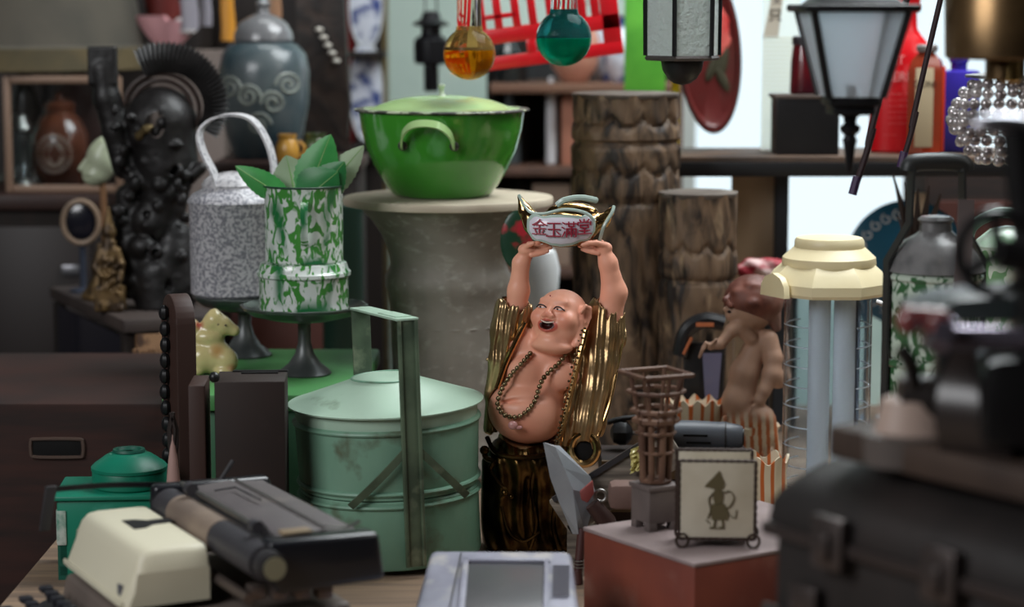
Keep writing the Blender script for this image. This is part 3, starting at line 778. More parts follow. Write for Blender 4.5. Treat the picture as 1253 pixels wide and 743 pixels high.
for x in (-.10, .115):
    m = MB(); m.tube([(x-.006, .006, .180), (x+.007, .006, .180)], .0075, 16); m.build('bail_roller', M_rubber, br)
m = MB(); m.tube([(.121, .012, .181), (.124, .02, .165), (.126, .02, .14)], .0032, 8); m.build('bail_arm', M_char, tw)
m = MB(); m.box((.138, .042, .1755), (.018, .034, .004), bev=.0015); m.build('carriage_tab', mat('tan_tab', (134, 116, 92), .5), tw)
m = MB(); m.strap(spl([(.13, .082, .176), (.142, .098, .175), (.150, .112, .182)], 4), (1, 0, 0), .008, .0012); m.build('margin_tab', M_steel, tw)
m = MB(); m.tube([(-.168, .062, .166), (-.175, .085, .192)], [.0022, .003], 8); m.build('release_lever', M_char, tw)
m = MB(); m.tube([(-.10, .035, .175), (-.098, .06, .177), (-.02, .062, .177)], .0012, 6); m.build('paper_guide', M_char, tw)
m = MB(); m.strap(spl([(-.186, .07, .160), (-.189, .02, .166), (-.188, -.06, .174), (-.178, -.135, .178)], 6), (0, 0, 1), .006, .0028)
m.build('carriage_return_lever', M_blackm, tw)
m = MB(); hull(m, [(-.181, -.152, .130), (-.175, -.152, .130), (-.175, -.140, .130), (-.181, -.140, .130)], [(-.181, -.143, .182), (-.175, -.143, .182), (-.175, -.130, .182), (-.181, -.130, .182)], .001)
m.build('lever_grip', M_char, tw)
# mechanism under the carriage
m = MB()
for k in range(4): m.box((.10+.010*k, .01+.022*k, .105), (.02, .018, .016), bev=.003)
m.tube([(-.17, -.012, .108), (.14, -.012, .108)], .006, 10); m.build('carriage_rail', mat('oily_metal', (110, 98, 92), .4, metal=.7), tw)

# ------------------------------------------------------------ handheld terminal at the bottom
M_sil = mat('dusty_silver_plastic', (158, 158, 172), 0.45, col2=(136, 136, 150), scale=14, detail=6, col3=(176, 172, 170), s3=30, lo3=.55, hi3=.7)
d0 = on(612, 770, TZ)
dv = thing('desk_terminal', 'silver grey electronic desk unit with blank display, lying tilted at the bottom', 'electronic device', (P(609, 700, 2.2).x, 2.035, TZ+.002), R(-1.5))
m = MB(); hull(m, [(-.092, -.11, 0), (.088, -.11, 0), (.074, .165, 0), (-.068, .165, 0)], [(-.090, -.105, .018), (.084, -.105, .018), (.068, .158, .086), (-.070, .158, .086)], .007); dbody = m.build('casing', M_sil, dv)
slope = math.atan2(.068, .263)
DT = Matrix.Translation((0, .0265, .052)) @ Matrix.Rotation(slope, 4, 'X')
m = MB(); m.T = DT; m.box((-.046, 0.0, .0017), (.0012, .25, .001), rot=(0, 0, R(-3))); m.build('seam', M_char, dbody)
m = MB(); m.T = DT
for c, d in (((-.034, 0.01, .003), (.006, .20, .004)), ((.044, 0.01, .003), (.004, .20, .004)), ((.005, .108, .003), (.084, .006, .004))): m.box(c, d, bev=.001)
m.build('display_bezel', M_sil, dv)
m = MB(); m.T = DT; m.box((.005, .026, .0014), (.074, .152, .003), bev=.001); m.build('display', mat('dull_display', (92, 90, 92), .25, col2=(82, 82, 84), scale=9), dv)
m = MB(); m.T = DT; m.box((.005, -.058, .0035), (.074, .012, .003), bev=.001); m.build('display_strip', M_char, dv)
m = MB(); m.T = DT
for k in range(10): m.box((.0585, .098-.0062*k, .0022), (.016, .0022, .002))
sg = m.build('speaker_grille', mat('grille_dark', (88, 86, 96), .5), dv); sg['kind'] = 'stuff'
for k in range(4):
    m = MB(); m.T = DT; m.box((.0585, .008-.024*k, .0035), (.013, .008, .005), bev=.0015); m.build('button', M_sil, dv)

# ------------------------------------------------------------ red box with holder and little cage
M_red = mat('red_lacquer_box', (128, 64, 48), 0.55, col2=(104, 50, 40), scale=6, detail=5, col3=(134, 92, 80), s3=18, lo3=.55, hi3=.8)
M_dusty = mat('dusty_lid', (150, 134, 132), .75, col2=(128, 112, 110), scale=9, detail=6)
ZB = H-.53
c1 = on(850, 690, ZB); c0 = on(714, 645, ZB); ax1 = (c0-c1); L1 = ax1.length; ang = math.atan2(ax1.y, ax1.x)
rb = thing('red_box', 'dusty red wooden box at the bottom carrying the cream holder and mini cage', 'box', (c1.x, c1.y, TZ), ang)
m = MB(); hh = ZB-TZ
m.box((L1/2, -.115, hh/2-.002), (L1, .23, hh-.004), bev=.002); m.build('carcass', M_red, rb)
m = MB(); m.box((L1/2, -.115, hh-.002), (L1+.001, .231, .004), bev=.001); m.build('lid', M_dusty, rb)

M_iron = mat('brown_iron', (58, 44, 38), .6, metal=.3)
M_creamp = mat('cream_panel', (198, 190, 172), .5, col2=(178, 168, 148), scale=12)
nh0 = on(877, 671, ZB); UN = nh0.y/F*1.08
nh = thing('napkin_holder', 'cream panelled napkin holder with puppet figure drawing and ring feet', 'napkin holder', nh0, R(-3))
def panel(y, hgt, name, x0=0):
    m = MB(UN); m.box((x0, y, 13+hgt/2), (84, 3, hgt), bev=1); p = m.build(name, M_creamp, nh)
    m = MB(UN)
    out = []
    n = 22
    for k in range(n): out.append((x0-44+88*k/n, y, 13-2))
    for k in range(n): out.append((x0+44, y, 11+(hgt+4)*k/n))
    for k in range(n): out.append((x0+44-88*k/n, y, 15+hgt))
    for k in range(n): out.append((x0-44, y, 15+hgt-(hgt+4)*k/n))
    m.tube(out, [1.5+.9*(i % 2) for i in range(len(out))], 6, closed=True)
    m.build('whipstitch_border', M_iron, p); return p
pf = panel(0, 88, 'front_panel'); panel(46, 92, 'back_panel', -2)
m = MB(UN)
def st(pts, r): m.tube(spl([(x, -2.6, z) for x, z in pts], 4), r, 6, flat=.5)
m.prism([(-11, 78), (-5, 84), (2, 92), (5, 84), (8, 78), (7, 72), (2, 68), (-3, 70), (-9, 72), (-15, 73)], 1.4, 'xz', -2.4)
m.prism([(-4, 69), (5, 69), (7, 62), (5, 52), (-3, 52), (-5, 60)], 1.4, 'xz', -2.4)
m.prism([(-6, 53), (8, 53), (13, 44), (12, 34), (-6, 34), (-8, 44)], 1.4, 'xz', -2.4)
st([(-5, 66), (-10, 58), (-8, 46), (-11, 36)], 1.3); st([(6, 66), (14, 68), (19, 60), (14, 50), (8, 48)], 1.3)
st([(-3, 34), (-4, 26), (-8, 25)], 1.8); st([(6, 34), (6, 26), (2, 25)], 1.8); st([(-9, 24), (9, 24)], .9); st([(-13, 34), (-9, 30)], 1.2); st([(12, 42), (20, 36), (22, 46)], 1.0)
m.build('puppet_drawing', mat('sepia_ink', (88, 78, 52), .7), pf)
for x in (-40, 42):
    for y in (-1, 46):
        m = MB(UN); m.tube([(x+7*cos(a), y, 8.8+9*sin(a)*.9) for a in [2*pi*k/18 for k in range(18)]], 1.8, 6, closed=True); m.build('ring_foot', M_iron, nh)
m = MB(UN); m.box((0, 23, 15), (80, 42, 1.5), bev=.4); m.build('tray', M_iron, nh)

# little cage of sticks on a footed block
q0 = on(803, 651, ZB); q0.y += .02; UQ = q0.y/F
M_pl = mat('grey_stone_block', (104, 92, 88), .7, col2=(84, 74, 72), scale=12)
pb = thing('footed_block', 'small grey footed block carrying the stick cage on the red box', 'stand', q0, R(28))
m = MB(UQ); m.box((0, 0, 33), (44, 44, 46), bev=1.2); m.box((0, 0, 54), (49, 49, 6), bev=1.5); m.build('block', M_pl, pb)
for sx in (-1, 1):
    for sy in (-1, 1):
        m = MB(UQ); m.box((sx*16, sy*16, 5.5), (12, 12, 11), bev=1); m.build('foot', M_pl, pb)
M_stick = mat('dusty_brown_sticks', (112, 82, 64), .65, col2=(78, 52, 40), scale=20)
cg = thing('stick_cage', 'miniature flared basket of brown sticks standing on the footed block', 'basket', (q0.x, q0.y, q0.z+57*UQ), R(25))
m = MB(UQ)
m.lathe([(17, 0), (21, 2), (21, 5), (17, 8)], seg=8); m.build('base_ring', M_stick, cg)
for k in range(8):
    a = 2*pi*k/8
    m = MB(UQ); m.tube(spl([(16*cos(a), 16*sin(a), 4), (18*cos(a), 18*sin(a), 40), (20*cos(a), 20*sin(a), 78), (25*cos(a), 25*sin(a), 90), (35*cos(a), 35*sin(a), 140)], 4), [4.2]*8+[3.0]*4+[2.2]*5, 8); m.build('stick', M_stick, cg)
for z, r, th in ((40, 19, 2.2), (64, 21, 2.4), (80, 23, 4.4), (92, 26, 3.4), (116, 31, 2.8), (138, 37, 3.2)):
    m = MB(UQ); n = 4 if r > 36 else 8
    pts = [(r*1.15*cos(2*pi*(k+.5)/n)*(1.0 if n == 8 else 1.12), r*1.15*sin(2*pi*(k+.5)/n)*(1.0 if n == 8 else 1.12), z) for k in range(n)]
    for i in range(n): m.tube([pts[i], pts[(i+1) % n]], th, 6)
    m.build('hoop', M_stick, cg)

# steel wedge blade with dark handle
bl0 = on(712, 716, TZ)
bl = thing('steel_blade', 'broad grey steel wedge blade leaning point-up against the gold skirt', 'blade', (P(706, 600, 2.43).x, 2.40, TZ), 0)
UL = 2.43/F
e = lambda x, y, d=0: ((x-706), d, (Zp(y, 2.43)-TZ)/UL)
M_blade = mat('grey_steel', (160, 165, 171), .42, metal=.4, col2=(128, 132, 138), scale=9, detail=6, lo=.4, hi=.7)
m = MB(UL)
A_ = [e(663.5, 537.5, 14), e(672, 580, 14), e(684, 612, 12), e(700, 648, 10)]
Rg = [e(678, 541, 2), e(689, 566, 0), e(700, 592, -2), e(707, 646, 0)]
Cc = [e(684, 542, 16), e(722, 580, 18), e(730, 602, 18), e(716, 648, 12)]
Bk = [e(678, 543, 24), e(700, 575, 28), e(706, 600, 28), e(708, 650, 22)]
m.rings([[A_[i], Rg[i], Cc[i], Bk[i]] for i in range(4)]); m.build('blade', M_blade, bl, flat=True)
m = MB(UL); m.tube([e(712, 640, 6), e(707, 690, 0), e(706, 716, -2)], [6, 5.5, 6], 12); zlow = 0
m.tube([e(706, 690, -1), (1, -3, 1)], 6, 12); m.build('handle', mat('dark_red_wood', (70, 40, 38), .5), bl)
m = MB(UL); m.prism([(2, 118), (18, 132), (20, 116), (12, 104), (4, 108)], 8, 'xz', -6, bev=1.5); m.build('guard', mat('rusty_red', (128, 62, 58), .5), bl)
m = MB(UL); m.tube([e(724, 610, 4), e(742, 632, 4), e(750, 648, 4)], [10, 12, 9], 12); m.build('hinge_arm', mat('dark_brown_iron', (66, 46, 42), .5, metal=.3), bl)
m = MB(UL); m.tube([(e(734, 600, 4)[0]+7*cos(a), 2, e(734, 600)[2]+7*sin(a)) for a in [2*pi*k/20 for k in range(20)]], 2, 8, closed=True); m.build('chrome_ring', M_steel, bl)
m = MB(UL)
for dz in (0, 4, 8): m.tube([(2+5.8*cos(a), -2+5.8*sin(a), 22+dz) for a in [2*pi*k/16 for k in range(16)]], 1, 6, closed=True)
m.build('ferrule', M_steel, bl)

# slanted grey slat, yellow wrapper and rounded dusty block behind the red box
sl = thing('weathered_slat', 'weathered grey wooden slat propped up slantwise behind the footed block', 'slat', (P(775, 600, 2.5).x-.02, 2.44, TZ), 0)
m = MB(); m.box((.0, 0, .104), (.15, .012, .045), rot=(0, R(-33), 0), bev=.002); m.build('board', mat('grey_board', (132, 122, 110), .7, col2=(84, 76, 68), scale=6, stretch=(1, 3, 20)), sl)
m = MB(); m.box((-.012, -.0075, .123), (.14, .004, .006), rot=(0, R(-33), 0)); m.build('edge_strip', M_char, sl)
m = MB(); m.box((-.045, 0, .028), (.02, .012, .056)); m.build('foot', mat('grey_board', (132, 122, 110)), sl)
wr = thing('yellow_wrapper', 'crumpled pale yellow cellophane wrapper on top of the slanted slat', 'wrapper', P(783, 565, 2.425), 0)
m = MB(.00088); n = 12
rng2 = np.random.RandomState(5); nz = rng2.rand(n+1, n+1)
rr = []
for i in range(n+1): rr.append([((i/n-.5)*26+3*nz[i, j], (nz[i, j]-.5)*9, (j/n-.5)*30+i*.8) for j in range(n+1)] + [((i/n-.5)*26+3*nz[i, j], (nz[i, j]-.5)*9+1, (j/n-.5)*30+i*.8) for j in range(n, -1, -1)])
m.rings(rr); m.build('foil', mat('yellow_cellophane', (206, 196, 130), .25, spec=.8), wr, flat=True)
bk = thing('dusty_rounded_block', 'small pinkish dusty rounded block sitting just left of the footed block', 'block', on(771, 634, ZB)+Vector((-.004, .05, 0)), 0)
m = MB(UQ); m.box((0, 0, 17), (40, 40, 34), bev=8); m.build('block', mat('pinkish_dust', (108, 84, 76), .8), bk)

# dark crate and the drill lying on it
cr0 = Vector((P(825, 560, 2.72).x, 2.72, TZ)); zc = .080
cr = thing('dark_crate', 'low dark wooden crate under the grey drill behind the red box', 'crate', cr0)
m = MB(); m.box((0, 0, zc/2), (.18, .10, zc), bev=.003); m.build('crate_body', M_darkwood, cr)
for k in range(2):
    m = MB(); m.box((0, -.053, .03+.04*k), (.18, .006, .022), bev=.001); m.build('slat', mat('dark_ochre_wood', (84, 66, 44), .6), cr)
dr = thing('electric_drill', 'grey cylindrical power drill with black knob lying behind the napkin holder', 'drill', (cr0.x+.005, 2.73, TZ+zc), R(-6))
UD = 2.73/F; M_dr = mat('grey_drill', (92, 96, 104), .4, col2=(78, 82, 90), scale=10)
def dz(y): return (Zp(y, 2.73)-(TZ+zc))/UD
zz0 = 19.5
m = MB(UD); m.lathe([(14, -8), (19, -4), (19.4, 20), (18, 52), (18.5, 56), (15, 76), (13, 80), (4, 80)], c=(0, 0, zz0), rot=(0, R(90), 0), seg=28); m.build('housing', M_dr, dr)
m = MB(UD); m.tube([(58, 0, zz0), (60, 0, zz0)], 19.2, 24); m.tube([(78, 0, zz0), (82, 0, zz0)], 10.5, 20); m.build('vent_ring', M_char, dr)
m = MB(UD)
for k in range(2): m.box((22+k*4, -18.6, zz0+4-k*9), (30, 2, 2.6))
m.build('vent_slots', mat('hole_black', (7, 6, 6), .9), dr)
m = MB(UD); m.tube([(-62, 0, zz0+2), (-8, 0, zz0+2)], 2.6, 10); m.build('shaft', M_steel, dr)
m = MB(UD); m.lathe([(4, -12), (12, -8), (15, 0), (14, 8), (8, 14), (3, 16)], c=(-72, 0, zz0+2), rot=(0, R(90), 0), seg=18, fn=lambda a, z: 1+.06*cos(7*a)); m.build('knob', M_black, dr)
m = MB(UD); m.tube(spl([(-88, 4, zz0+14), (-66, 4, zz0+20), (-30, 4, zz0+22), (-2, 4, zz0+20)], 5), [4, 4.5]*7+[5, 5], 10, flat=.8); m.build('side_handle', M_black, dr)

# ------------------------------------------------------------ tulip vase, shell vase, putto
M_vase = mat('orange_streaked_glaze', (206, 192, 166), 0.3, coat=.3, kind='wave', col2=(186, 98, 46), scale=7, dist=2.5, detail=3, lo=.62, hi=.85, stretch=(3.4, 3.4, .25))
v0 = on(936, 644, TZ); v0 = Vector((P(937, 600, 2.62).x, 2.62, TZ)); UV = 2.62/F
vs = thing('tulip_vase', 'cream and orange striped vase with scalloped tulip-shaped mouth beside the napkin holder', 'vase', v0)
zt = (Zp(560, 2.62)-TZ)/UV
m = MB(UV)
m.lathe([(17, 0), (19, 4), (15, 8), (20, 18), (26, 32), (28, 48), (26, 66), (24, 82), (27, zt), (24, zt), (21, 80), (22, 60), (20, 30), (4, 14)], seg=72, fn=lambda a, z: (1+.05*abs(sin(3*a)))*(1+.06*cos(6*a)*(z > 75)), cap1=False)
for v_ in m.bm.verts:
    if v_.co.z > 85: v_.co.z += 5*cos(6*math.atan2(v_.co.y, v_.co.x))
m.build('body', M_vase, vs)

Yp = 2.87; UPT = Yp/F
z0 = TZ
pu = thing('cherub_figurine', 'terracotta cherub figurine with reddish curly hair riding an orange shell vase', 'figurine', (P(900, 560, Yp).x, Yp, TZ))
px_ = lambda x: x-900.0
pzz = lambda y: (Zp(y, Yp)-TZ)/UPT
def Q(x, y, d=0): return (px_(x), d, pzz(y))
S = SDF((-66, -46, 48), (76, 46, pzz(328)), 1.0)
# torso leaning back over the shell, shoulders at (930,420)
S.chain([Q(903, 520, 0), Q(903, 492, -2), Q(910, 455, -3), Q(924, 422, 0)], [23, 20, 17, 15], 8)
S.ell(Q(896, 490, -12), (13, 12, 18), 7)
S.cap(Q(928, 418), Q(922, 395), 8, 8, 5)
S.ell(Q(917, 374, 0), (32, 28, 30), 6)     # head
S.ell(Q(893, 383, -8), (9, 11, 10), 5)     # cheek
S.ell(Q(885, 377, -12), (4, 4, 3.5), 3)      # nose
# arm out to the left with hand
S.chain([Q(916, 412, -10), Q(900, 398, -14), Q(892, 402, -16), Q(878, 418, -20), Q(866, 421, -20)], [9, 9, 8, 6, 5], 4)
for k in range(4): S.chain([Q(868, 420, -20), Q(860-k*1, 417+k*2, -22+2*k), Q(856-k*1.2, 425+k*3, -24+2*k)], [2.8, 2.4, 2], 1)
S.chain([Q(866, 419, -24), Q(872, 412, -26)], [2.6, 2], 1)
# near arm bent to the knee, with bracelets of drapery
S.chain([Q(938, 414, -6), Q(944, 436, -12), Q(942, 456, -16), Q(932, 474, -22), Q(926, 486, -24)], [12, 11, 12, 8, 8], 4)
S.ell(Q(950, 462, -12), (11, 10, 12), 4)
for k in range(4): S.chain([Q(928, 484, -24), Q(922, 490+k*3, -28), Q(917, 493+k*3, -29)], [3, 2.6, 2.1], 1)
# thigh and drapery folded into the shell
S.chain([Q(908, 515, -6), Q(930, 508, -20), Q(938, 530, -16)], [18, 14, 12], 8)
S.ell(Q(912, 534, -2), (36, 26, 28), 8)
for k_ in range(7): S.cap(Q(884+10*k_, 508, -22+abs(k_-3)), Q(878+12*k_, 560, -24+abs(k_-3)), 3, 4.5, 3)
fl = np.array(lin((170, 134, 112))); hr = np.array(lin((128, 72, 56))); gl = np.array(lin((180, 100, 54)))
def pcol(V):
    out = np.tile(fl, (len(V), 1)); x, z = V[:, 0], V[:, 2]
    k = np.clip((pzz(498)-z)/18, 0, 1)[:, None]; g2_ = np.where((np.sin(x*.62+z*.05) > .1)[:, None], gl, np.array(lin((206, 190, 164)))); out = out*(1-k)+g2_*k
    return out
S.build('body', mat('cherub_clay', (170, 134, 112), .55, vcol='Col'), pu, UPT, pcol, 1)
S = SDF((-66, -46, pzz(415)), (76, 46, pzz(325)), 1.0)
S.ell(Q(920, 369, 3), (37, 33, 32), 4)
S.ell(Q(884, 396, -14), (17, 24, 18), 3, cut=True)
rngc = np.random.RandomState(11)
for k in range(34):
    a = rngc.rand()*2*pi; e_ = rngc.rand()*1.5
    c = (px_(920)+34*cos(a)*cos(e_)*.98, 3+29*sin(a)*cos(e_), pzz(371)+30*sin(e_)*1.0)
    if c[0] < px_(905) and c[2] < pzz(375): continue
    S.ell(c, (6, 6, 3.5), 6)
S.chain([Q(889, 372, -20), Q(884, 365, -16), Q(889, 359, -10)], [3.2, 4, 2], 2)
S.chain([Q(944, 388, -4), Q(948, 400, -4)], [10, 6], 4)
S.build('hair', mat('red_brown_hair', (112, 64, 50), .55, col2=(82, 42, 32), scale=30, col3=(140, 112, 100), s3=11, lo3=.55, hi3=.7), pu, UPT)
for x, y in ((888, 379),):
    m = MB(UPT); m.sph(Q(x, y, -19), (2.6, 1.6, 1.8), 10); m.build('eye', M_ink, pu)
m = MB(UPT)
m.lathe([(30, 0), (32, 4), (26, 10), (30, 40), (40, 70), (47, 84), (45, 86), (36, 76), (4, 66)], c=(px_(905), 0, 0), seg=96, sy=.62, fn=lambda a, z: 1+.09*abs(sin(6*a))*(z > 12), cap1=False)
m.build('shell_base', M_vase, pu)
m = MB(UPT); m.lathe([(10, 70), (28, 84), (35, 102), (38, 114), (35, 115), (26, 98), (4, 86)], c=(px_(850), 4, 0), seg=72, sy=.6, fn=lambda a, z: 1+.1*abs(sin(5*a)), cap1=False)
for v_ in m.bm.verts:
    if v_.co.z > 98: v_.co.z += 4*sin(v_.co.x*.35)
m.build('shell_cup', M_vase, pu)

# ------------------------------------------------------------ emergency lantern
YL = 2.74; UE = YL/F; lz = lambda y: (Zp(y, YL)-TZ)/UE
M_ycr = mat('aged_ivory_plastic', (232, 220, 182), .4, col2=(222, 206, 164), scale=6)
M_clr = mat('clear_plastic', (235, 242, 248), .08, trans=1.0, ior=1.2, spec=.4)
M_tube = mat('white_lamp_tube', (226, 230, 234), .4)
el = thing('emergency_lantern', 'rechargeable lantern with stepped ivory cap, clear cylinder and white lamp tubes', 'lantern', (P(1013, 400, YL).x, YL, TZ))
m = MB(UE); m.box((0, 0, 12), (118, 90, 24), bev=6); m.build('base', M_ycr, el)
m = MB(UE); n = 48; 
m.lathe([(54, 22), (54, lz(356)), (51.5, lz(356)), (51.5, 22)], seg=56, cap0=False, cap1=False); m.build('clear_cylinder', M_clr, el)
for k in range(9):
    for a0_ in (-55, 125):
        m = MB(UE); z = 40+k*25; m.tube(arc((0, 0, z), 51, a0_, a0_+110, 16, 'xy'), .9, 5); m.build('diffuser_ring', mat('white_edge', (225, 232, 240), .3), el)
for x, r in ((-11, 13.5), (20, 13.5)):
    m = MB(UE); m.tube([(x, -6, 22), (x, -6, lz(352))], r, 24); m.build('lamp_tube', M_tube, el)
m = MB(UE); m.box((37, 0, (lz(352)+22)/2), (3, 20, lz(352)-22)); m.build('support_rod', mat('greyish_rod', (120, 130, 146), .4), el)
m = MB(UE)
zc_ = lz(340)
m.lathe([(54, -19), (75, -19), (78, -15), (78, -4), (70, 8), (58, 18), (55, 20)], c=(0, 0, zc_), seg=8, a0=R(22.5), cap0=True); cp = m.build('cap', M_ycr, el, autos=20)
m = MB(UE); m.lathe([(57, 16), (58, 18), (57, 26), (44, 38), (42, 38)], c=(0, 0, zc_), seg=48); m.build('cap_step', M_ycr, cp)
m = MB(UE); m.lathe([(42, 36), (43, 38), (42.5, 46), (40, 50), (3, 51)], c=(0, 0, zc_), seg=48, fn=lambda a, z: 1+.01*cos(24*a)); m.build('cap_top', M_ycr, cp)
m = MB(UE); m.prism([(-26, 0), (26, 0), (24, 14), (16, 24), (0, 29), (-16, 24), (-24, 14)], 8, 'yz', -70, c=(-8, 0, zc_-19), rot=(0, 0, R(28))); m.build('cap_lobe', M_ycr, cp)
m = MB(UE); m.prism([(-26, 0), (26, 0), (24, 10), (14, 18), (0, 21), (-14, 18), (-24, 10)], 8, 'yz', 74, c=(0, 0, zc_-19)); m.build('cap_lobe', M_ycr, cp)
m = MB(UE); m.tube([(50, -60, zc_-22), (62, -66, zc_-26)], 3, 8); m.build('switch_knob', M_steel, cp)

# ------------------------------------------------------------ shelf with posts
YS = 3.3; zs = Zp(186, YS)
shx0, shx1 = Xp(815, YS), Xp(1330, YS)
M_shelf = mat('worn_shelf_wood', (98, 76, 60), .6, col2=(56, 46, 40), scale=8, detail=6)
sh = thing('plank_shelf', 'dark wooden shelf plank on posts running right across the bright window', 'shelf', ((shx0+shx1)/2, YS, 0))
W_ = shx1-shx0
m = MB(); m.box((0, 0, zs-.006), (W_, .20, .012), bev=.002); m.build('plank', M_shelf, sh)
m = MB(); m.box((0, -.098, zs-.018), (W_, .012, .020), bev=.001); m.build('edge_board', M_black, sh)
for px in (954, 1300):
    m = MB(); m.box((Xp(px, YS)-(shx0+shx1)/2, 0, (zs+TZ)/2), (.018, .03, zs-TZ-.014)); m.build('post', mat('dark_blue_grey_post', (46, 52, 60), .6), sh)
m = MB(); m.box((Xp(921, YS)-(shx0+shx1)/2, .02, (zs+TZ)/2), ((52)/F*YS, .012, zs-TZ-.014)); m.build('side_panel', mat('beige_side_panel', (196, 176, 150), .7, col2=(176, 156, 130), scale=4), sh)

# ------------------------------------------------------------ black trunk and machine at the right front
M_trunk = mat('black_leather_trunk', (38, 34, 33), .55, col2=(28, 25, 24), scale=7, detail=6, col3=(54, 45, 42), s3=5, lo3=.5, hi3=.75, bump=.2, bscale=40)
ZL = H-.40
e1 = on(948, 648, ZL); e2 = on(1253, 737, ZL); axd = (e2-e1).normalized(); angt = math.atan2(axd.y, axd.x)
tk = thing('leather_trunk', 'old black leather trunk with rounded lid and latches at the lower right', 'trunk', (e1.x, e1.y, TZ), angt)
Lk, Dk, zl = .52, .27, ZL-TZ
m = MB(); m.box((Lk/2, Dk/2, zl/2), (Lk, Dk, zl), bev=.006); m.build('body', M_trunk, tk)
m = MB(); n = 16
prof = [(-.004, zl)] + [(Dk*.5-(Dk*.5+.004)*cos(pi*k/n)**1 if k not in (0, n) else (-.004 if k == 0 else Dk+.004), zl+.012+.046*sin(pi*k/n)**.7) for k in range(n+1)] + [(Dk+.004, zl)]
rr = []
for x, s_ in ((-.004, .82), (.004, .95), (.016, 1.0), (Lk-.016, 1), (Lk+.004, .9)):
    rr.append([(x, Dk/2+(y-Dk/2)*(.985 if s_ < 1 else 1), zl+(z-zl)*s_) for y, z in prof])
m.rings(rr); m.build('lid', M_trunk, tk, autos=50)
m = MB(); m.box((Lk/2, -.006, zl+.002), (Lk+.01, .008, .010), bev=.002); m.box((Lk/2, -.006, zl-.06), (Lk+.01, .005, .006), bev=.001); m.build('edge_strip', mat('trunk_edging', (60, 52, 50), .45, metal=.3), tk)
M_latch = mat('dull_latch', (86, 78, 76), .4, metal=.7)
for x in (.075, .19, .35):
    m = MB(); m.box((x, -.011, zl+.006), (.034, .010, .040), bev=.003); m.box((x, -.017, zl+.004), (.014, .008, .020), bev=.002); m.build('latch', M_latch, tk)
m = MB(); m.box((.045, -.008, zl-.045), (.030, .008, .026), bev=.003); m.build('lock_plate', M_latch, tk)
# machine resting on it
ml = Matrix.Translation((e1.x, e1.y, 0)) @ Matrix.Rotation(angt, 4, 'Z')
def TR(x, y, z=0): v = ml @ Vector((x, y, 0)); v.z = z; return v
zb = ZL+.059
YM = 1.62
mo = TR(.16, .17, zb)
mc = thing('hand_crank_machine', 'black hand crank sewing machine with spoked wheel standing on the trunk', 'sewing machine', mo, 0)
def W(px, py, Y): return P(px, py, Y)-mo
M_mblk = mat('machine_black', (22, 21, 22), .3, coat=.3)
M_mwood = mat('machine_base_wood', (70, 56, 48), .55, col2=(48, 38, 34), scale=8)
axl = Matrix.Rotation(angt, 4, 'Z')
m = MB(); m.T = axl; m.box((.12, -.045, .012), (.50, .20, .024), bev=.004); m.build('base', M_mwood, mc)
m = MB(); m.T = axl; m.box((.13, -.02, .030), (.42, .13, .012), bev=.003); m.build('bed_plate', mat('machine_bed', (112, 84, 62), .5, col2=(60, 46, 38), scale=12), mc)
def fr(m, px0, px1, py0, py1, Y, d, bev=.006):
    a = W(px0, py0, Y); b = W(px1, py1, Y); b.z = max(b.z, .03); m.box(((a.x+b.x)/2, a.y+d/2, (a.z+b.z)/2), (abs(b.x-a.x), d, abs(a.z-b.z)), bev=bev)
UM = YM/F
m = MB(); a = W(1118, 525, 1.66); m.lathe([(.030, -.022), (.031, -.008), (.028, .004), (.024, .022), (.02, .024)], c=a, seg=28, sx=1.0, sy=.8); m.build('lamp_housing', mat('beige_enamel', (176, 154, 142), .4), mc)
m = MB(); a = W(1112, 548, 1.66); m.lathe([(.033, -.012), (.034, .010), (.03, .012)], c=a, seg=28, sy=.8); m.build('housing_band', mat('grey_band', (92, 84, 80), .4), mc)
m = MB(); m.tube([W(1098, 486, 1.66), W(1135, 490, 1.66), W(1160, 500, 1.66)], [.016, .021, .021], 18); m.build('front_spool', mat('brown_black', (40, 35, 33), .35), mc)
m = MB(); m.tube([W(1172, 495, 1.63), W(1262, 505, 1.60)], [.042, .046], 24); m.build('motor', mat('motor_brown', (44, 37, 35), .35, coat=.2), mc)
m = MB(); fr(m, 1205, 1320, 440, 640, 1.56, .09, .012); m.build('pillar', M_mblk, mc)
m = MB(); fr(m, 1150, 1190, 415, 600, 1.63, .03, .006); m.build('needle_column', M_mblk, mc)
m = MB(); m.prism([(W(1128, 0, YM).x, 0), (W(1330, 0, YM).x, .0), (W(1330, 0, YM).x, .022), (W(1180, 0, YM).x, .016), (W(1128, 0, YM).x, .006)], .08, 'xz', W(0, 380, YM).y+.03, c=(0, 0, W(0, 392, YM).z), bev=.002); m.build('top_arm', mat('dark_green_grey', (46, 52, 52), .35), mc)
m = MB(); m.tube([W(1128, 412, 1.57), W(1330, 418, 1.57)], .0085, 14); m.build('chrome_bar', mat('violet_steel', (150, 142, 158), .25, metal=.8), mc)
m = MB(); m.sph(W(1112, 392, 1.56), (.0095, .010, .0105), 20); m.sph(W(1130, 389, 1.56), (.012, .008, .008), 20); m.sph(W(1148, 394, 1.56), (.011, .010, .010), 20); m.build('red_handle', mat('oxblood_enamel', (122, 62, 62), .18, coat=.8), mc)
m = MB(); m.tube([W(1138, 404, 1.56), W(1160, 412, 1.56)], .014, 14); m.build('handle_collar', mat('violet_steel', (150, 142, 158)), mc)
m = MB(); m.tube(spl([W(1100, 425, 1.6), W(1114, 445, 1.6), W(1118, 470, 1.62)], 4), .006, 8); m.build('thread_guide', M_mblk, mc)
m = MB(); m.tube([W(1218+44*cos(a), 310+48*sin(a), 1.55) for a in [2*pi*k/36 for k in range(36)]], .0042, 8, closed=True); hw = m.build('hand_wheel', M_mblk, mc)
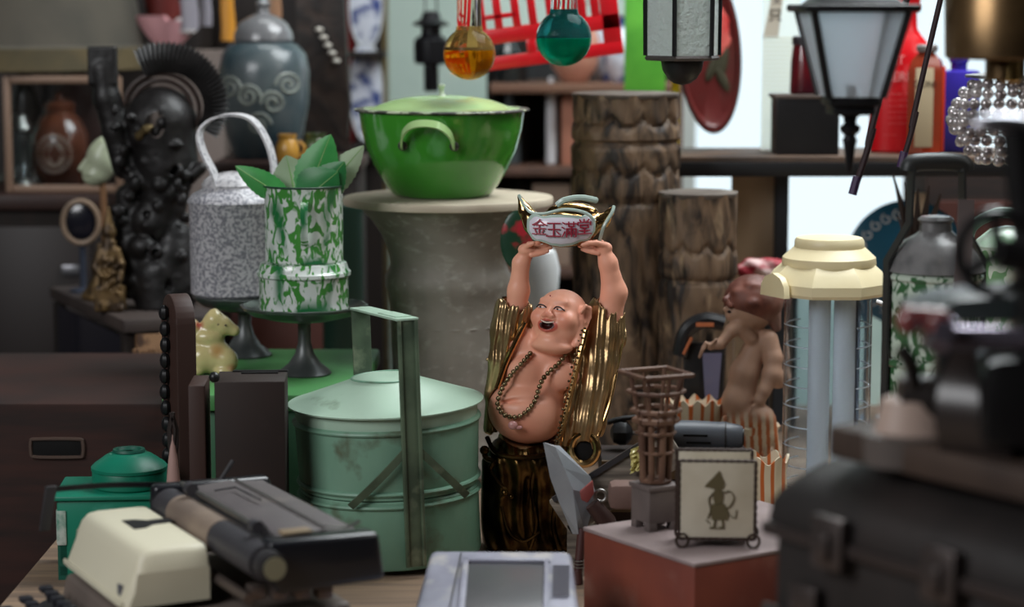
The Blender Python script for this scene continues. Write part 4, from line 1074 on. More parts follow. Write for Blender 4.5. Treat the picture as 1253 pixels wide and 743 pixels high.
m = MB(); m.tube([W(1222, 310, 1.55), W(1330, 330, 1.55)], .011, 12); m.build('hub', M_mblk, hw)
for k in range(3):
    a = 2*pi*k/3+.5; m = MB(); m.tube([W(1222, 310, 1.55), W(1218+44*cos(a), 310+48*sin(a), 1.55)], .004, 8); m.build('spoke', M_mblk, hw)
m = MB(); m.tube(spl([W(1245, 160, 1.56), W(1252, 230, 1.56), W(1262, 300, 1.56), W(1275, 380, 1.56)], 4), .012, 10); m.build('crank_arm', M_mblk, mc)
m = MB(); fr(m, 1258, 1330, 180, 640, 1.58, .05, .01); m.build('rear_standard', M_mblk, mc)
m = MB(); m.sph(W(1228, 152, 1.56), (.024, .01, .0075), 20); m.build('chrome_dish', mat('bright_chrome', (190, 190, 200), .3, metal=1.0), mc)

# ------------------------------------------------------------ green splatter carrier behind it
def splat(name, c1, c2, sc=42, lo=.47, hi=.53, c3=None):
    return mat(name, c1, .22, col2=c2, scale=sc*2.4, detail=1.5, dist=1.0, lo=lo, hi=hi, coat=.6, stretch=(1, 1, .55), col3=c3, s3=14, lo3=.5, hi3=.6)
YG = 2.3; UG = YG/F; gz = lambda y: (Zp(y, YG)-TZ)/UG
M_spg = splat('dark_green_splatter', (62, 104, 66), (196, 210, 194), 38)
gc = thing('splatter_enamel_carrier', 'tall green and white splatter enamel food carrier with domed lid behind the machine', 'food carrier', (P(1142, 400, YG).x, YG, TZ), R(8))
zt_ = gz(332); n = 4; hgt = zt_/n
for k in range(n):
    m = MB(UG); z = k*hgt; m.lathe([(54, z), (57, z+3), (57, z+hgt-10), (60, z+hgt-7), (60, z+hgt-3), (56, z+hgt)], seg=48); m.build('tier', M_spg, gc)
m = MB(UG); m.lathe([(58, zt_), (62, zt_+2), (60, zt_+6), (52, zt_+22), (38, zt_+38), (24, zt_+46), (20, zt_+50), (19, zt_+60), (22, zt_+64), (18, zt_+68), (3, zt_+70)], seg=48); m.build('lid', mat('grey_mottled_enamel', (118, 116, 116), .35, col2=(88, 88, 88), scale=30, coat=.3), gc)
M_dst = mat('dark_grey_strap', (62, 64, 64), .45, metal=.5)
for s_ in (-1, 1):
    m = MB(UG); m.strap([(s_*61, 0, 6), (s_*61, 0, zt_+14), (s_*34, 0, zt_+60), (s_*32, 0, zt_+128)], (0, 1, 0), 22, 3); m.build('side_strap', M_dst, gc)
m = MB(UG); m.tube(spl([(-36, 0, zt_+124), (-28, 0, zt_+134), (28, 0, zt_+134), (36, 0, zt_+124)], 5), 11, 12); m.build('grip', M_dst, gc)
m = MB(UG); m.strap([(12, -64, gz(365)), (13, -64, gz(330)), (16, -60, gz(300)), (20, -52, gz(240))], (1, 0, 0), 20, 2.5); m.build('hasp', mat('pinkish_grey_steel', (122, 112, 112), .5, metal=.4), gc)
YH = 2.5; UH = YH/F
g2 = thing('splatter_enamel_tin', 'pale green splatter enamel tin with white lid seen through the hand wheel', 'tin', (P(1230, 400, YH).x, YH, TZ))
zt2 = (Zp(300, YH)-TZ)/UH
m = MB(UH); m.lathe([(34, 0), (37, 3), (37, zt2-8), (39, zt2-5), (37, zt2)], seg=40); m.build('body', splat('light_green_splatter', (120, 168, 118), (216, 228, 214), 36), g2)
m = MB(UH); m.lathe([(39, zt2-4), (41, zt2), (38, zt2+6), (22, zt2+20), (4, zt2+24)], seg=40); m.build('lid', mat('white_green_enamel', (206, 222, 208), .2, col2=(150, 190, 152), scale=30, coat=.5), g2)
m = MB(UH); m.tube(spl([(-44, -2, zt2-70), (-48, -2, zt2-20), (-46, -2, zt2+20), (-20, -2, zt2+38), (0, -2, zt2+40), (30, -2, zt2+36)], 5), 7, 10); m.build('handle', mat('sage_enamel', (92, 116, 104), .35), g2)

# ------------------------------------------------------------ black box with round topped board
YB = 2.42; UBX = YB/F
z1 = Zp(466, YB)
M_blkbx = mat('black_brown_case', (38, 24, 19), .65, col2=(27, 20, 18), scale=6, col3=(50, 39, 36), s3=20, lo3=.6, hi3=.8)
xl, xr = Xp(243, YB), Xp(357, YB)
bb = thing('dark_brown_case', 'black brown wooden box case with small black knob behind the typewriter carriage', 'case', ((xl+xr)/2-.010, YB+.030, TZ), R(3))
wB = xr-xl; hB = z1-TZ
m = MB(); m.box((.012, 0, hB/2), (wB-.024, .07, hB), bev=.002); m.build('box', M_blkbx, bb)
m = MB(); m.box((-wB/2+.005, 0, hB/2-.002), (.018, .07, hB-.004), bev=.002); m.build('side_board', mat('worn_brown_board', (56, 36, 30), .6), bb)
m = MB(); m.sph((-wB/2+.024, -.030, hB+.004), .006, 12); m.build('knob', M_black, bb)
m = MB(); m.box((.02, .03, hB+.0008), (.06, .006, .0016)); m.box((.02, .018, hB+.0008), (.04, .006, .0016)); m.build('slots', mat('hole_black', (7, 6, 6), .9), bb)
ab = thing('arched_board', 'upright dark brown wooden board with rounded top beside the black case', 'board', (Xp(217, 2.53), 2.535, TZ), R(-66))
za = Zp(376, 2.42)-TZ
m = MB(); n = 14; r_a = .031
m.prism([(-r_a, 0), (r_a, 0)] + [(r_a*cos(pi*k/n), za-r_a+r_a*sin(pi*k/n)) for k in range(n+1)], .022, 'xz', 0, bev=.0015); m.build('board', mat('worn_brown_board', (52, 38, 34)), ab)
m = MB()
for k in range(12): m.sph((-.002+.003*sin(k), -.016, za*.93-.018*k), (.007, .006, .009), 8)
bd = m.build('bead_trim', M_black, ab); bd['kind'] = 'stuff'
sp = thing('filigree_spire', 'small dark filigree spire ornament with pale pink cone beside the case', 'ornament', (Xp(208, 2.41), 2.41, TZ), 0)
sb = sp.location; USP = sb.y/F; zsp = (Zp(505, sb.y)-TZ)/USP
m = MB(USP)
for s_ in (-1, 1):
    for q in range(2): m.tube([(s_*(14-12*t_/10)*cos(q+.2*t_)+s_*3*sin(t_*2), q*3, zsp*t_/10) for t_ in range(11)], 2.2, 6)
m.build('filigree', mat('blackened_wire', (44, 36, 34), .5), sp)
m = MB(USP); m.lathe([(9, 0), (9, zsp-90), (6, zsp-60), (1, zsp-28)], seg=16); m.build('cone', mat('pale_pink', (168, 136, 128), .5), sp)

# ------------------------------------------------------------ teal tin stand with canister
M_teal = mat('teal_green_paint', (22, 124, 98), .4, col2=(16, 108, 84), scale=6, col3=(60, 140, 116), s3=26, lo3=.62, hi3=.75)
YC = 2.42; tl0 = Vector((Xp(127, YC), YC+.05, TZ)); ztn = Zp(612, YC)-TZ
ts = thing('teal_metal_stand', 'teal green painted metal box stand with chipped pale corner left of the typewriter', 'metal box', tl0, R(4))
m = MB(); m.box((0, 0, ztn-.035), (.118, .10, .07), bev=.003); m.box((0, 0, .01), (.118, .10, .014), bev=.002)
m.box((.012, .002, ztn/2), (.09, .09, ztn-.02)); m.build('box', M_teal, ts)
for sx in (-1, 1):
    for sy in (-1, 1):
        m = MB(); m.box((sx*.054, sy*.045, ztn/2-.02), (.010, .010, ztn-.04)); m.build('leg', mat('dark_teal', (20, 84, 68), .5), ts)
m = MB(); m.box((0, 0, ztn+.0025), (.125, .108, .005), bev=.0015); m.build('top_plate', M_teal, ts)
m = MB(); m.box((-.0592, -.02, ztn-.030), (.0025, .050, .038), bev=.001); m.box((-.054, -.0505, ztn-.030), (.010, .0025, .038), bev=.001); m.build('chipped_corner', mat('chalky_chip', (190, 200, 190), .7, col2=(90, 140, 120), scale=60), ts)
UC = YC/F
tc_ = thing('teal_canister', 'round teal green lidded canister sitting on the teal metal stand', 'canister', (Xp(144, YC), YC+.05, TZ+ztn+.005))
m = MB(UC); m.lathe([(45, 0), (47, 2), (47, 20), (46, 22)], seg=48); m.build('body', M_teal, tc_)
m = MB(UC); m.lathe([(46, 21), (48, 22), (48, 26), (44, 30), (30, 40), (22, 44), (6, 45)], seg=48); l_ = m.build('lid', M_teal, tc_)
m = MB(UC); m.lathe([(18, 43), (21, 45), (20, 48), (16, 48), (14, 45)], seg=32); m.build('lid_ring', mat('dark_teal', (20, 84, 68)), l_)

# ------------------------------------------------------------ green box table with cake stands
zg = H-.457
YG1 = 2.90
gb = thing('green_bench', 'low green painted bench under the two dark footed stands', 'bench', (Xp(350, 3.0), 2.83, TZ))
M_gtop = mat('green_bench_paint', (84, 150, 86), .5, col2=(70, 132, 74), scale=4, col3=(112, 128, 112), s3=12, lo3=.55, hi3=.75)
m = MB(); m.box((0.005, 0, zg-TZ-.01), (.235, .36, .02), bev=.003); m.build('top', M_gtop, gb)
m = MB(); m.box((0.005, 0, (zg-TZ-.02)/2), (.225, .34, zg-TZ-.02), bev=.002); m.build('apron', mat('green_apron', (58, 104, 74), .5), gb)
M_cake = mat('dark_bottle_green_enamel', (52, 62, 56), .3, coat=.4, col2=(74, 76, 76), scale=20, lo=.5, hi=.7)
def cake(px, Y, pyfoot, pytop, r, name, label):
    U = Y/F; b = P(px, pyfoot, Y); b.z = zg
    t = thing(name, label, 'cake stand', b)
    h_ = (Zp(pytop, Y)-zg)/U
    m = MB(U); m.lathe([(32, 0), (33, 2), (30, 6), (20, 14), (12, 26), (8, 40), (8, h_-18), (14, h_-12)], seg=40, cap1=False); m.build('foot', mat('grey_metal_foot', (98, 100, 100), .4, metal=.4, col2=(70, 74, 74), scale=12), t)
    m = MB(U); m.lathe([(8, h_-16), (r*.5, h_-13), (r*.85, h_-6), (r, h_+2), (r+1, h_+5), (r-2, h_+6), (r*.85, h_-1), (4, h_-3)], seg=64, fn=lambda a, z: 1+.02*cos(12*a)*(z > h_-8)); m.build('plate', M_cake, t)
    return b, h_, U
bF, hF, UF = cake(373, 2.80, 455, 378, 77, 'cake_stand', 'dark green footed stand carrying the green splatter tins')
bK, hK, UK = cake(300, 2.95, 440, 366, 62, 'cake_stand', 'dark footed stand carrying the grey kettle can')
# splatter tins
M_spl = splat('green_white_splatter', (70, 142, 62), (216, 222, 218), 46, lo=.45, hi=.51, c3=(34, 110, 62))
tt = thing('splatter_tin', 'low green and white splatter enamel tin, lower of the stacked pair', 'tin', (bF.x, bF.y, zg+(hF-1)*UF))
m = MB(UF); m.lathe([(51, 0), (55, 2), (55, 41), (56, 43)], seg=56); m.build('body', M_spl, tt)
m = MB(UF); m.lathe([(56, 42), (58, 44), (58, 48), (55, 51), (53, 59), (49, 60)], seg=56); m.build('lid', M_spl, tt)
zc1 = 60
cu_ = thing('splatter_mug', 'tall green and white splatter enamel mug holding leaves', 'mug', (bF.x+1*UF, bF.y, zg+(hF-1+zc1)*UF))
m = MB(UF); m.lathe([(46, 0), (48, 2), (48, 91), (49, 93), (48, 94), (46, 92), (45.5, 50), (4, 48)], seg=56, cap1=False); m.build('cup', M_spl, cu_)
m = MB(UF); m.tube([(48.4*cos(a), 48.4*sin(a), 93.5) for a in [2*pi*k/48 for k in range(48)]], 1.5, 6, closed=True); m.build('rim', mat('dark_green_rim', (36, 62, 48), .3), cu_)
m = MB(UF); m.strap(spl([(6, -44, 76), (6, -58, 74), (6, -64, 60), (6, -62, 36), (6, -46, 24)], 6), (1, 0, 0), 9, 3); m.build('handle', M_spl, cu_)
def leaf(base, tip, w, bend, mt, name, label):
    t = thing(name, label, 'leaf', (cu_.location.x+base[0]*UF, cu_.location.y+base[1]*UF, cu_.location.z+base[2]*UF), 0, 'leaves standing in the splatter mug')
    b = Vector((0, 0, 0)); e_ = Vector(tip)-Vector(base); L_ = e_.length; d = e_/L_
    side = d.cross(Vector((0, 1, 0))).normalized(); nn = side.cross(d).normalized()
    m = MB(UF); rr = []; n = 22
    for i in range(n+1):
        s_ = i/n; wd = 1.25*w*(sin(pi*s_**.8)**.8 if 0 < s_ < 1 else 0)*(1+.07*(i % 2)) + .35
        c = b+d*L_*s_ - nn*bend*sin(pi*s_*.9)
        rr.append([c+side*wd*q + nn*(abs(q)*wd*.28) for q in (-1, -.6, 0, .6, 1)] + [c+side*wd*q + nn*(abs(q)*wd*.28-.7) for q in (1, .6, 0, -.6, -1)])
    m.rings(rr); m.build('blade', mt, t)
    m = MB(UF); m.tube([b+d*L_*s_ - nn*(bend*sin(pi*s_*.9)+.6) for s_ in [k/10 for k in range(11)]], [1.3-.1*k for k in range(11)], 6); m.build('midrib', mat('pale_vein', (120, 160, 92), .5), t)
M_lf = mat('leaf_green', (34, 106, 58), .38, col2=(48, 124, 66), scale=20); M_lf2 = mat('bright_leaf_green', (70, 150, 78), .4, col2=(52, 134, 66), scale=20); M_lf3 = mat('grey_green_leaf', (158, 176, 146), .6)
for a_ in (((-16, -8, 76), (-82, -6, 118), 12, 6, M_lf2, 'leaf', 'narrow bright green leaf in the mug leaning furthest left'),
           ((-10, 6, 76), (-22, 12, 130), 20, -4, M_lf3, 'leaf', 'pale grey green leaf standing at the left of the mug'),
           ((2, -4, 74), (34, 4, 156), 20, 5, M_lf2, 'leaf', 'tallest bright green leaf pointing up from the mug'),
           ((-2, -14, 74), (44, -18, 112), 22, 6, M_lf, 'leaf', 'broad dark green leaf folded over the mug front rim'),
           ((10, -10, 74), (52, -14, 124), 17, 3, M_lf, 'leaf', 'dark green leaf behind the broad one on the right of the mug'),
           ((16, 6, 76), (74, 8, 142), 14, 4, M_lf3, 'leaf', 'pale grey green leaf leaning right out of the mug towards the casserole')):
    leaf(*a_)
# grey kettle can
M_gre = mat('grey_speckled_enamel', (196, 194, 198), .4, col2=(128, 128, 136), scale=260, detail=2, lo=.42, hi=.58, coat=.2)
M_gre2 = mat('pale_speckled_enamel', (196, 194, 196), .35, col2=(146, 144, 150), scale=160, detail=3, lo=.5, hi=.65)
kt = thing('enamel_can', 'grey speckled enamel can with bail handle left of the splatter mug', 'can', (Xp(286, bK.y), bK.y, zg+(hK+6)*UK))
m = MB(UK); m.lathe([(49, 0), (52, 3), (53, 112), (55, 115), (54, 118), (49, 124), (38, 130), (34, 136)], seg=56, cap1=False); m.build('body', M_gre, kt)
m = MB(UK); m.lathe([(36, 132), (37, 136), (35, 138), (34, 141), (26, 147), (10, 151), (2, 152)], seg=48, fn=lambda a, z: 1+.01*cos(16*a)); m.build('lid', M_gre2, kt)
m = MB(UK); m.strap(spl([(-12, -28, 122), (-18, -26, 150), (-32, -20, 178), (-36, -14, 200), (-22, -6, 216), (4, 0, 221), (26, 6, 214), (42, 10, 190), (50, 14, 160), (50, 18, 124)], 6), (.35, 1, .1), 15, 3); m.build('bail_handle', M_gre2, kt)
# ceramic figurine: chubby cream animal
S = SDF((-36, -26, -1), (42, 26, 86), 1.0)
S.ell((0, 0, 22), (24, 18, 22), 5); S.ell((16, -6, 18), (15, 13, 16), 4); S.ell((-14, -8, 20), (14, 12, 17), 4)
S.ell((-6, 0, 46), (20, 15, 12), 5); S.chain([(-10, 0, 56), (2, 0, 66), (12, 0, 60), (26, 0, 54)], [9, 12, 11, 7], 4)
S.ell((-24, -4, 58), (9, 8, 11), 3); S.ell((-22, -4, 36), (8, 7, 7), 3); S.ell((2, 0, 76), (6, 5, 5), 3)
S.ell((-20, -10, 6), (10, 9, 7), 3); S.ell((14, -12, 6), (12, 9, 7), 3)
S.box((0, 0, -6), (100, 100, 10), 1, 1, cut=True)
cf = thing('ceramic_figurine', 'cream yellow glazed chubby ceramic figurine with red spots on the green bench', 'figurine', (Xp(260, 2.80), 2.80, zg))
def fcol(V):
    o = np.tile(np.array(lin((212, 196, 140))), (len(V), 1))
    for c, r, q in (((-16, -8, 62), 6, (176, 70, 60)), ((-26, -10, 14), 7, (210, 90, 96)), ((6, -12, 30), 9, (196, 146, 90)), ((22, -12, 10), 7, (206, 130, 96))):
        k = np.clip(1.3-np.linalg.norm(V-np.array(c), axis=1)/r, 0, 1)[:, None]; o = o*(1-k)+np.array(lin(q))*k
    return o
S.build('glazed_figures', mat('cream_glaze', (212, 196, 140), .25, vcol='Col', coat=.5), cf, 2.84/F, fcol, 1)
for k in range(2):
    m = MB(2.84/F); m.sph((8+9*k, -11.5, 63-k), 1.3, 8); m.build('eye', M_ink, cf)

# ------------------------------------------------------------ background, left
YW = 4.35
t = thing('tall_cupboard', 'tall dark wooden cupboard filling the back wall at the left', 'cupboard', ((Xp(-150, YW)+Xp(468, YW))/2, YW+.12, 0))
wc = Xp(468, YW)-Xp(-150, YW)
m = MB(); m.box((0, 0, 1.2), (wc, .24, 2.4), bev=.004); m.build('carcass', mat('near_black_wood', (36, 26, 21), .8, col2=(22, 18, 16), scale=3, stretch=(6, 6, 1)), t)
for k in range(3):
    m = MB(); m.box((-wc/2+wc*(k+.5)/3, -.125, 1.2), (wc/3-.03, .012, 2.3), bev=.003); d_ = m.build('door', mat('cupboard_door', (38, 30, 27), .55, col2=(26, 20, 18), scale=3, stretch=(6, 6, 1)), t)
    m = MB(); m.sph((-wc/2+wc*(k+.9)/3, -.14, 1.15), .012, 10); m.build('knob', M_blackm, d_)
m = MB(); m.box((wc/2+.006, -.09, 1.25), (.012, .04, 2.3), bev=.002); m.build('gilt_edge', mat('gilt_moulding', (122, 104, 66), .4, metal=.4), t)

# sideboard with back-left goods
YD = 3.62; zsd = Zp(238, YD)
sd = thing('sideboard', 'dark wooden sideboard at the far left carrying lamp, jar and framed glass', 'sideboard', (Xp(-10, YD)-.1, YD+.2, 0))
m = MB(); m.box((0, 0, zsd/2-.01), (.55, .40, zsd-.02), bev=.003); m.build('carcass', mat('near_black_wood', (44, 36, 32)), sd)
m = MB(); m.box((0, -.005, zsd-.012), (.57, .42, .024), bev=.003); m.build('top', mat('reddish_dark_top', (60, 35, 28), .5, col2=(42, 26, 22), scale=5), sd)
for k in range(3):
    m = MB(); m.box((-.18+.18*k, -.203, zsd-.26), (.165, .012, .42), bev=.003); d_ = m.build('door', mat('dark_panel', (32, 24, 22), .5), sd)
    m = MB(); m.box((-.18+.18*k+.05, -.212, zsd-.12), (.03, .006, .018), bev=.002); m.build('handle', mat('pewter', (130, 130, 134), .35, metal=.9), d_)
# big lampshade
YLm = 3.86; u = YLm/F
ls = thing('table_lamp', 'table lamp with very large olive grey drum shade at the top left', 'lamp', (Xp(38, YLm), YLm, zsd))
zt0 = (Zp(84, YLm)-zsd)/u
m = MB(u); m.lathe([(40, 0), (42, 4), (34, 12), (14, 22), (10, 60), (18, 90), (10, 120), (5, 150), (5, zt0+70), (3, zt0+72)], seg=32); m.build('base', mat('dark_lamp_base', (48, 42, 38), .4, coat=.3), ls)
m = MB(u); m.lathe([(152, zt0), (154, zt0+2), (151, zt0+26), (146, zt0+30), (128, zt0+130), (125, zt0+130), (143, zt0+30), (148, zt0)], seg=64, cap0=False, cap1=False); sh_ = m.build('lamp_shade', mat('olive_grey_cloth', (84, 79, 70), .9, col2=(72, 69, 62), scale=9), ls)
m = MB(u); m.lathe([(152, zt0-1), (156, zt0+1), (154, zt0+26), (150, zt0+27), (150, zt0-1)], seg=64, cap0=False, cap1=False); m.build('shade_band', mat('olive_band', (92, 80, 54), .8, col2=(76, 68, 48), scale=12), sh_)
m = MB(u)
for k in range(3):
    a = 2*pi*k/3+.3; m.tube([(0, 0, zt0+60), (144*cos(a), 144*sin(a), zt0+34)], 1.5, 6)
m.build('shade_spider', M_blackm, ls)
# framed glass
def local(px, py, Y, o): return P(px, py, Y)-o
YFm = 3.66
o = Vector((Xp(83, YFm), YFm, zsd)); fr_ = thing('framed_glass', 'upright tan framed glass pane standing on the sideboard', 'frame', o)
m = MB(); c_ = [local(8, 100, YFm, o), local(20, 160, YFm, o), local(20, 226, YFm, o), local(30, 233, YFm, o), local(108, 233, YFm, o)]
hF_ = Zp(93, YFm)-zsd; wF_ = Xp(150, YFm)-Xp(16, YFm)
for x in (-wF_/2, wF_/2): m.box((x, 0, hF_/2), (.012, .012, hF_), bev=.003)
for z in (.006, hF_-.006): m.box((0, 0, z), (wF_-.012, .012, .012), bev=.003)
m.build('frame', mat('tan_frame', (134, 108, 90), .5), fr_)
m = MB(); m.box((0, 0, hF_/2), (wF_-.012, .002, hF_-.02)); m.build('glass_pane', M_glass, fr_)
# storm lantern behind the glass
YO = 3.70; u = YO/F; o = Vector((Xp(30, YO), YO, zsd))
sl_ = thing('storm_lantern', 'small glass storm lantern with metal cap standing behind the framed glass', 'lantern', o)
m = MB(u); m.lathe([(18, 0), (19, 4), (16, 10), (12, 14)], seg=28); m.build('base', M_steel, sl_)
m = MB(u); m.lathe([(11, 13), (16, 30), (17, 50), (12, 74), (11, 74), (15, 50), (14, 30), (9, 13)], seg=28, cap0=False, cap1=False); m.build('glass_chimney', M_glass, sl_)
m = MB(u); m.lathe([(13, 73), (16, 76), (12, 84), (8, 92), (3, 94)], seg=28); m.build('cap', M_steel, sl_)
# brown jar with crest
YJ = 3.74; u = YJ/F; o = Vector((Xp(79, YJ), YJ, zsd))
bj = thing('crested_jar', 'brown glazed round jar with pale relief crest on the sideboard', 'jar', o)
m = MB(u); m.lathe([(22, 0), (24, 3), (32, 20), (36, 44), (34, 66), (26, 84), (18, 92), (19, 98), (16, 98)], seg=48); m.build('body', mat('brown_glaze', (104, 58, 40), .25, coat=.6, col2=(74, 42, 32), scale=9), bj)
m = MB(u); m.lathe([(19, 98), (21, 101), (16, 106), (6, 110), (5, 114), (2, 117)], seg=32); m.build('lid', mat('brown_glaze', (104, 58, 40)), bj)
m = MB(u)
for r0, k1 in ((20, 26), (13, 20)):
    pts = [(-2+r0*cos(a), -math.sqrt(max(36**2-(r0*cos(a)-2)**2, 1))+2.5, 44+r0*1.1*sin(a)) for a in [2*pi*k/k1 for k in range(k1)]]
    for p in pts: m.sph(p, 2.6, 8)
for s_ in (-1, 1): m.tube(spl([(s_*3, -34, 30), (s_*8, -33, 44), (s_*3, -34.5, 56)], 5), 2.0, 6)
m.build('crest', mat('pale_relief', (150, 126, 112), .5), bj)
YJ2 = 3.90; u = YJ2/F; o = Vector((Xp(112, YJ2)-.0, YJ2, zsd))
mt_ = thing('mauve_vase', 'large dim mauve brown rounded vase behind the crested jar', 'vase', o)
m = MB(u); m.lathe([(24, 0), (26, 4), (40, 40), (46, 80), (38, 112), (20, 130), (16, 142), (20, 148), (16, 148)], seg=48); m.build('body', mat('mauve_glaze', (76, 54, 50), .45, col2=(60, 42, 40), scale=8), mt_)

# display case with carved end and its goods
zdc = H-.435
YA = 3.05
a0_, a1_, a2_ = on(60, 350, zdc), on(152, 392, zdc), on(192, 390, zdc)
dirl = (a0_-a1_).normalized(); ldc = .40; angd = math.atan2(dirl.y, dirl.x)
dc = thing('glass_display_case', 'dark display case with glass side and carved tan wooden end', 'display case', (a1_.x+.005, a1_.y+.01, 0), angd)
hd_ = zdc
m = MB(); m.box((ldc/2, -.06, hd_-.009), (ldc+.02, .14, .018), bev=.002); m.build('top_board', mat('grey_brown_board', (70, 60, 56), .65, col2=(54, 46, 44), scale=7), dc)
m = MB()
for x in (.010, ldc-.01):
    for y in (0, -.12): m.box((x, y, hd_/2-.012), (.02, .016, hd_-.020), bev=.001)
m.box((ldc/2, 0, .008), (ldc-.04, .014, .016)); m.box((ldc/2, -.06, .004), (ldc-.02, .11, .008)); m.box((ldc/2, -.06, hd_-.20), (ldc-.02, .11, .008)); m.build('frame', mat('near_black_wood', (44, 36, 32)), dc)
m = MB(); m.box((ldc/2, .004, hd_/2-.004), (ldc-.04, .003, hd_-.045)); m.build('glass_side', mat('blue_black_glass', (20, 26, 42), .06, coat=1.0), dc)
m = MB(); m.box((-.004, -.06, hd_/2-.01), (.012, .104, hd_-.022), bev=.001)
for k in range(5):
    m.tube(spl([(-.012, -.105+.023*k, hd_-.2), (-.016, -.098+.023*k, hd_-.15), (-.013, -.105+.023*k, hd_-.1), (-.016, -.097+.023*k, hd_-.04)], 4), .006, 6)
m.build('carved_end', mat('carved_tan_wood', (142, 108, 78), .6, kind='wave', col2=(70, 48, 34), scale=30, dist=8, lo=.3, hi=.7), dc)

# black carved fan-crested statue
YK = 3.26; u = YK/F; o = Vector((Xp(196, YK), YK, zdc))
M_ebony = mat('polished_ebony', (27, 24, 24), .5, coat=.08, col2=(15, 13, 13), scale=30, bump=.5, bscale=50)
ks = thing('ebony_carving', 'tall black carved wooden statue with spiked fan crest and crouching figure', 'statue', o)
kx = lambda x: x-196.0
kz = lambda y: (Zp(y, YK)-zdc)/u
m = MB(u); out = []
n = 64; cxk, czk, rk = kx(208), kz(126), 72
pts_o = []
for k in range(n+1):
    a = R(-35 + 155*k/n); r = rk + (5 if k % 2 == 0 else 0); pts_o.append((cxk+r*cos(a), czk+r*.98*sin(a)))
pts_i = [(cxk+46*cos(R(120-155*k/n)), czk+42*sin(R(120-155*k/n))-4) for k in range(n+1)]
rr = []
for k in range(n+1):
    po = pts_o[k]; pi_ = pts_i[n-k]; rid = 2.5 if k % 2 == 0 else 0
    rr.append([(po[0], -2, po[1]), (po[0]*.5+pi_[0]*.5, -7-rid, po[1]*.5+pi_[1]*.5), (pi_[0], -4-rid, pi_[1]), (pi_[0], 7, pi_[1]), (po[0], 4, po[1])])
m.rings(rr); m.build('fan_crest', M_ebony, ks)
m = MB(u)
for r in (46, 37, 28): m.tube([(cxk-6+r*cos(a), 2+r*.02, czk-8+r*.95*sin(a)) for a in [R(-30+200*k/30) for k in range(31)]], 3.2, 8)
m.build('halo_rings', mat('worn_ebony', (64, 52, 48), .4), ks)
S = SDF((-88, -34, -2), (96, 40, kz(48)), 1.5)
def K(x, y, d=0): return (kx(x), d, kz(y))
S.chain([K(132, 85, 0), K(136, 120, 0), K(146, 160, 0), K(156, 205, 0)], [15, 16, 16, 15], 6)
S.box((kx(132), 0, kz(80)), (34, 22, 46), 2, 4)
S.chain([K(200, 150, 8), K(205, 200, 8), K(200, 250, 6)], [44, 38, 30], 8)
S.ell(K(205, 165, -8), (26, 16, 24), 4); S.ell(K(178, 165, -20), (12, 10, 12), 4)
S.chain([K(168, 215, -8), K(215, 235, -16), K(250, 205, -10)], [12, 10, 8], 4)
S.ell(K(190, 270, -8), (28, 20, 26), 5); S.ell(K(180, 300, -14), (20, 18, 16), 4); S.ell(K(212, 310, -10), (22, 18, 24), 4)
S.chain([K(160, 240, 0), K(158, 300, 0), K(170, 345, 0)], [16, 18, 22], 6)
S.chain([K(215, 290, 0), K(225, 350, 0)], [22, 26], 6)
S.chain([K(196, 335, 0), (kx(200), 0, 4)], [34, 34], 8)
rk2 = np.random.RandomState(4)
for k in range(70):
    x, y = 145+rk2.rand()*100, 130+rk2.rand()*230
    S.ell(K(x, y, -14-rk2.rand()*16), (4+6*rk2.rand(), 5, 4+5*rk2.rand()), 3, cut=(k % 3 == 0))
S.box((0, 0, -8), (300, 200, 16), 1, 1, cut=True)
S.build('carved_body', M_ebony, ks, u, None, 1)
m = MB(u); m.tube(spl([K(176, 168, -28), K(186, 158, -34), K(196, 152, -32)], 5), [2, 5, 6, 5, 4, 5, 6, 5, 4, 3, 2], 8); m.build('mask', mat('tarnished_brass', (120, 104, 72), .35, metal=.7), ks)

# puppet head on stick, small gilt figures
YU = 3.0; u = YU/F; zq = zdc
o = on(110, 366, zdc)+Vector((.02, 0, 0)); o.z = zdc
YU = o.y; u = YU/F
pp = thing('rod_puppet', 'rod puppet with pale greenish carved head on brown stick over gilt base', 'puppet', o)
U2 = lambda y: (Zp(y, YU)-zdc)/u
S = SDF((-34, -30, U2(236)), (34, 30, U2(160)), 1.0)
S.ell((2, 0, U2(196)), (19, 17, 25), 4); S.ell((-6, -2, U2(214)), (16, 15, 14), 5); S.chain([(-16, -6, U2(196)), (-22, -8, U2(206))], [3, 4], 3); S.ell((8, 0, U2(178)), (13, 13, 12), 5)
S.ell((-14, -12, U2(200)), (4, 3, 2), 2, cut=True); S.cap((-19, -10, U2(217)), (-10, -16, U2(216)), 1.5, 1.5, 1, cut=True)
S.build('head', mat('pale_green_white_paint', (176, 184, 156), .4, coat=.2), pp, u, None, 1)
m = MB(u); m.tube([(2, 0, U2(222)), (4, 0, U2(300))], 4, 10); m.build('stick', mat('tan_stick', (128, 92, 62), .5), pp)
m = MB(u); m.lathe([(24, 0), (26, 4), (20, 14), (12, 30), (14, 40), (8, 56), (6, U2(298))], seg=24, fn=lambda a, z: 1+.06*cos(6*a)); m.build('base', mat('old_gilt', (116, 92, 58), .45, metal=.4, col2=(60, 46, 32), scale=50), pp)
mr = thing('oval_dish', 'small dark oval dish with cream rim leaning beside the rod puppet', 'dish', on(88, 358, zdc)+Vector((.016, .0, 0)))
u = mr.location.y/F; zz_ = (Zp(272, mr.location.y)-zdc)/u
m = MB(u); m.tube([(0+22*cos(a), 3*sin(a)*0, zz_+26*sin(a)) for a in [2*pi*k/32 for k in range(32)]], 3.4, 8, closed=True); m.build('rim', mat('cream_rim', (132, 112, 94), .4), mr)
m = MB(u); m.sph((0, 2, zz_), (21, 5, 25), 24); m.build('well', mat('navy_black_glaze', (24, 24, 32), .2, coat=.6), mr)
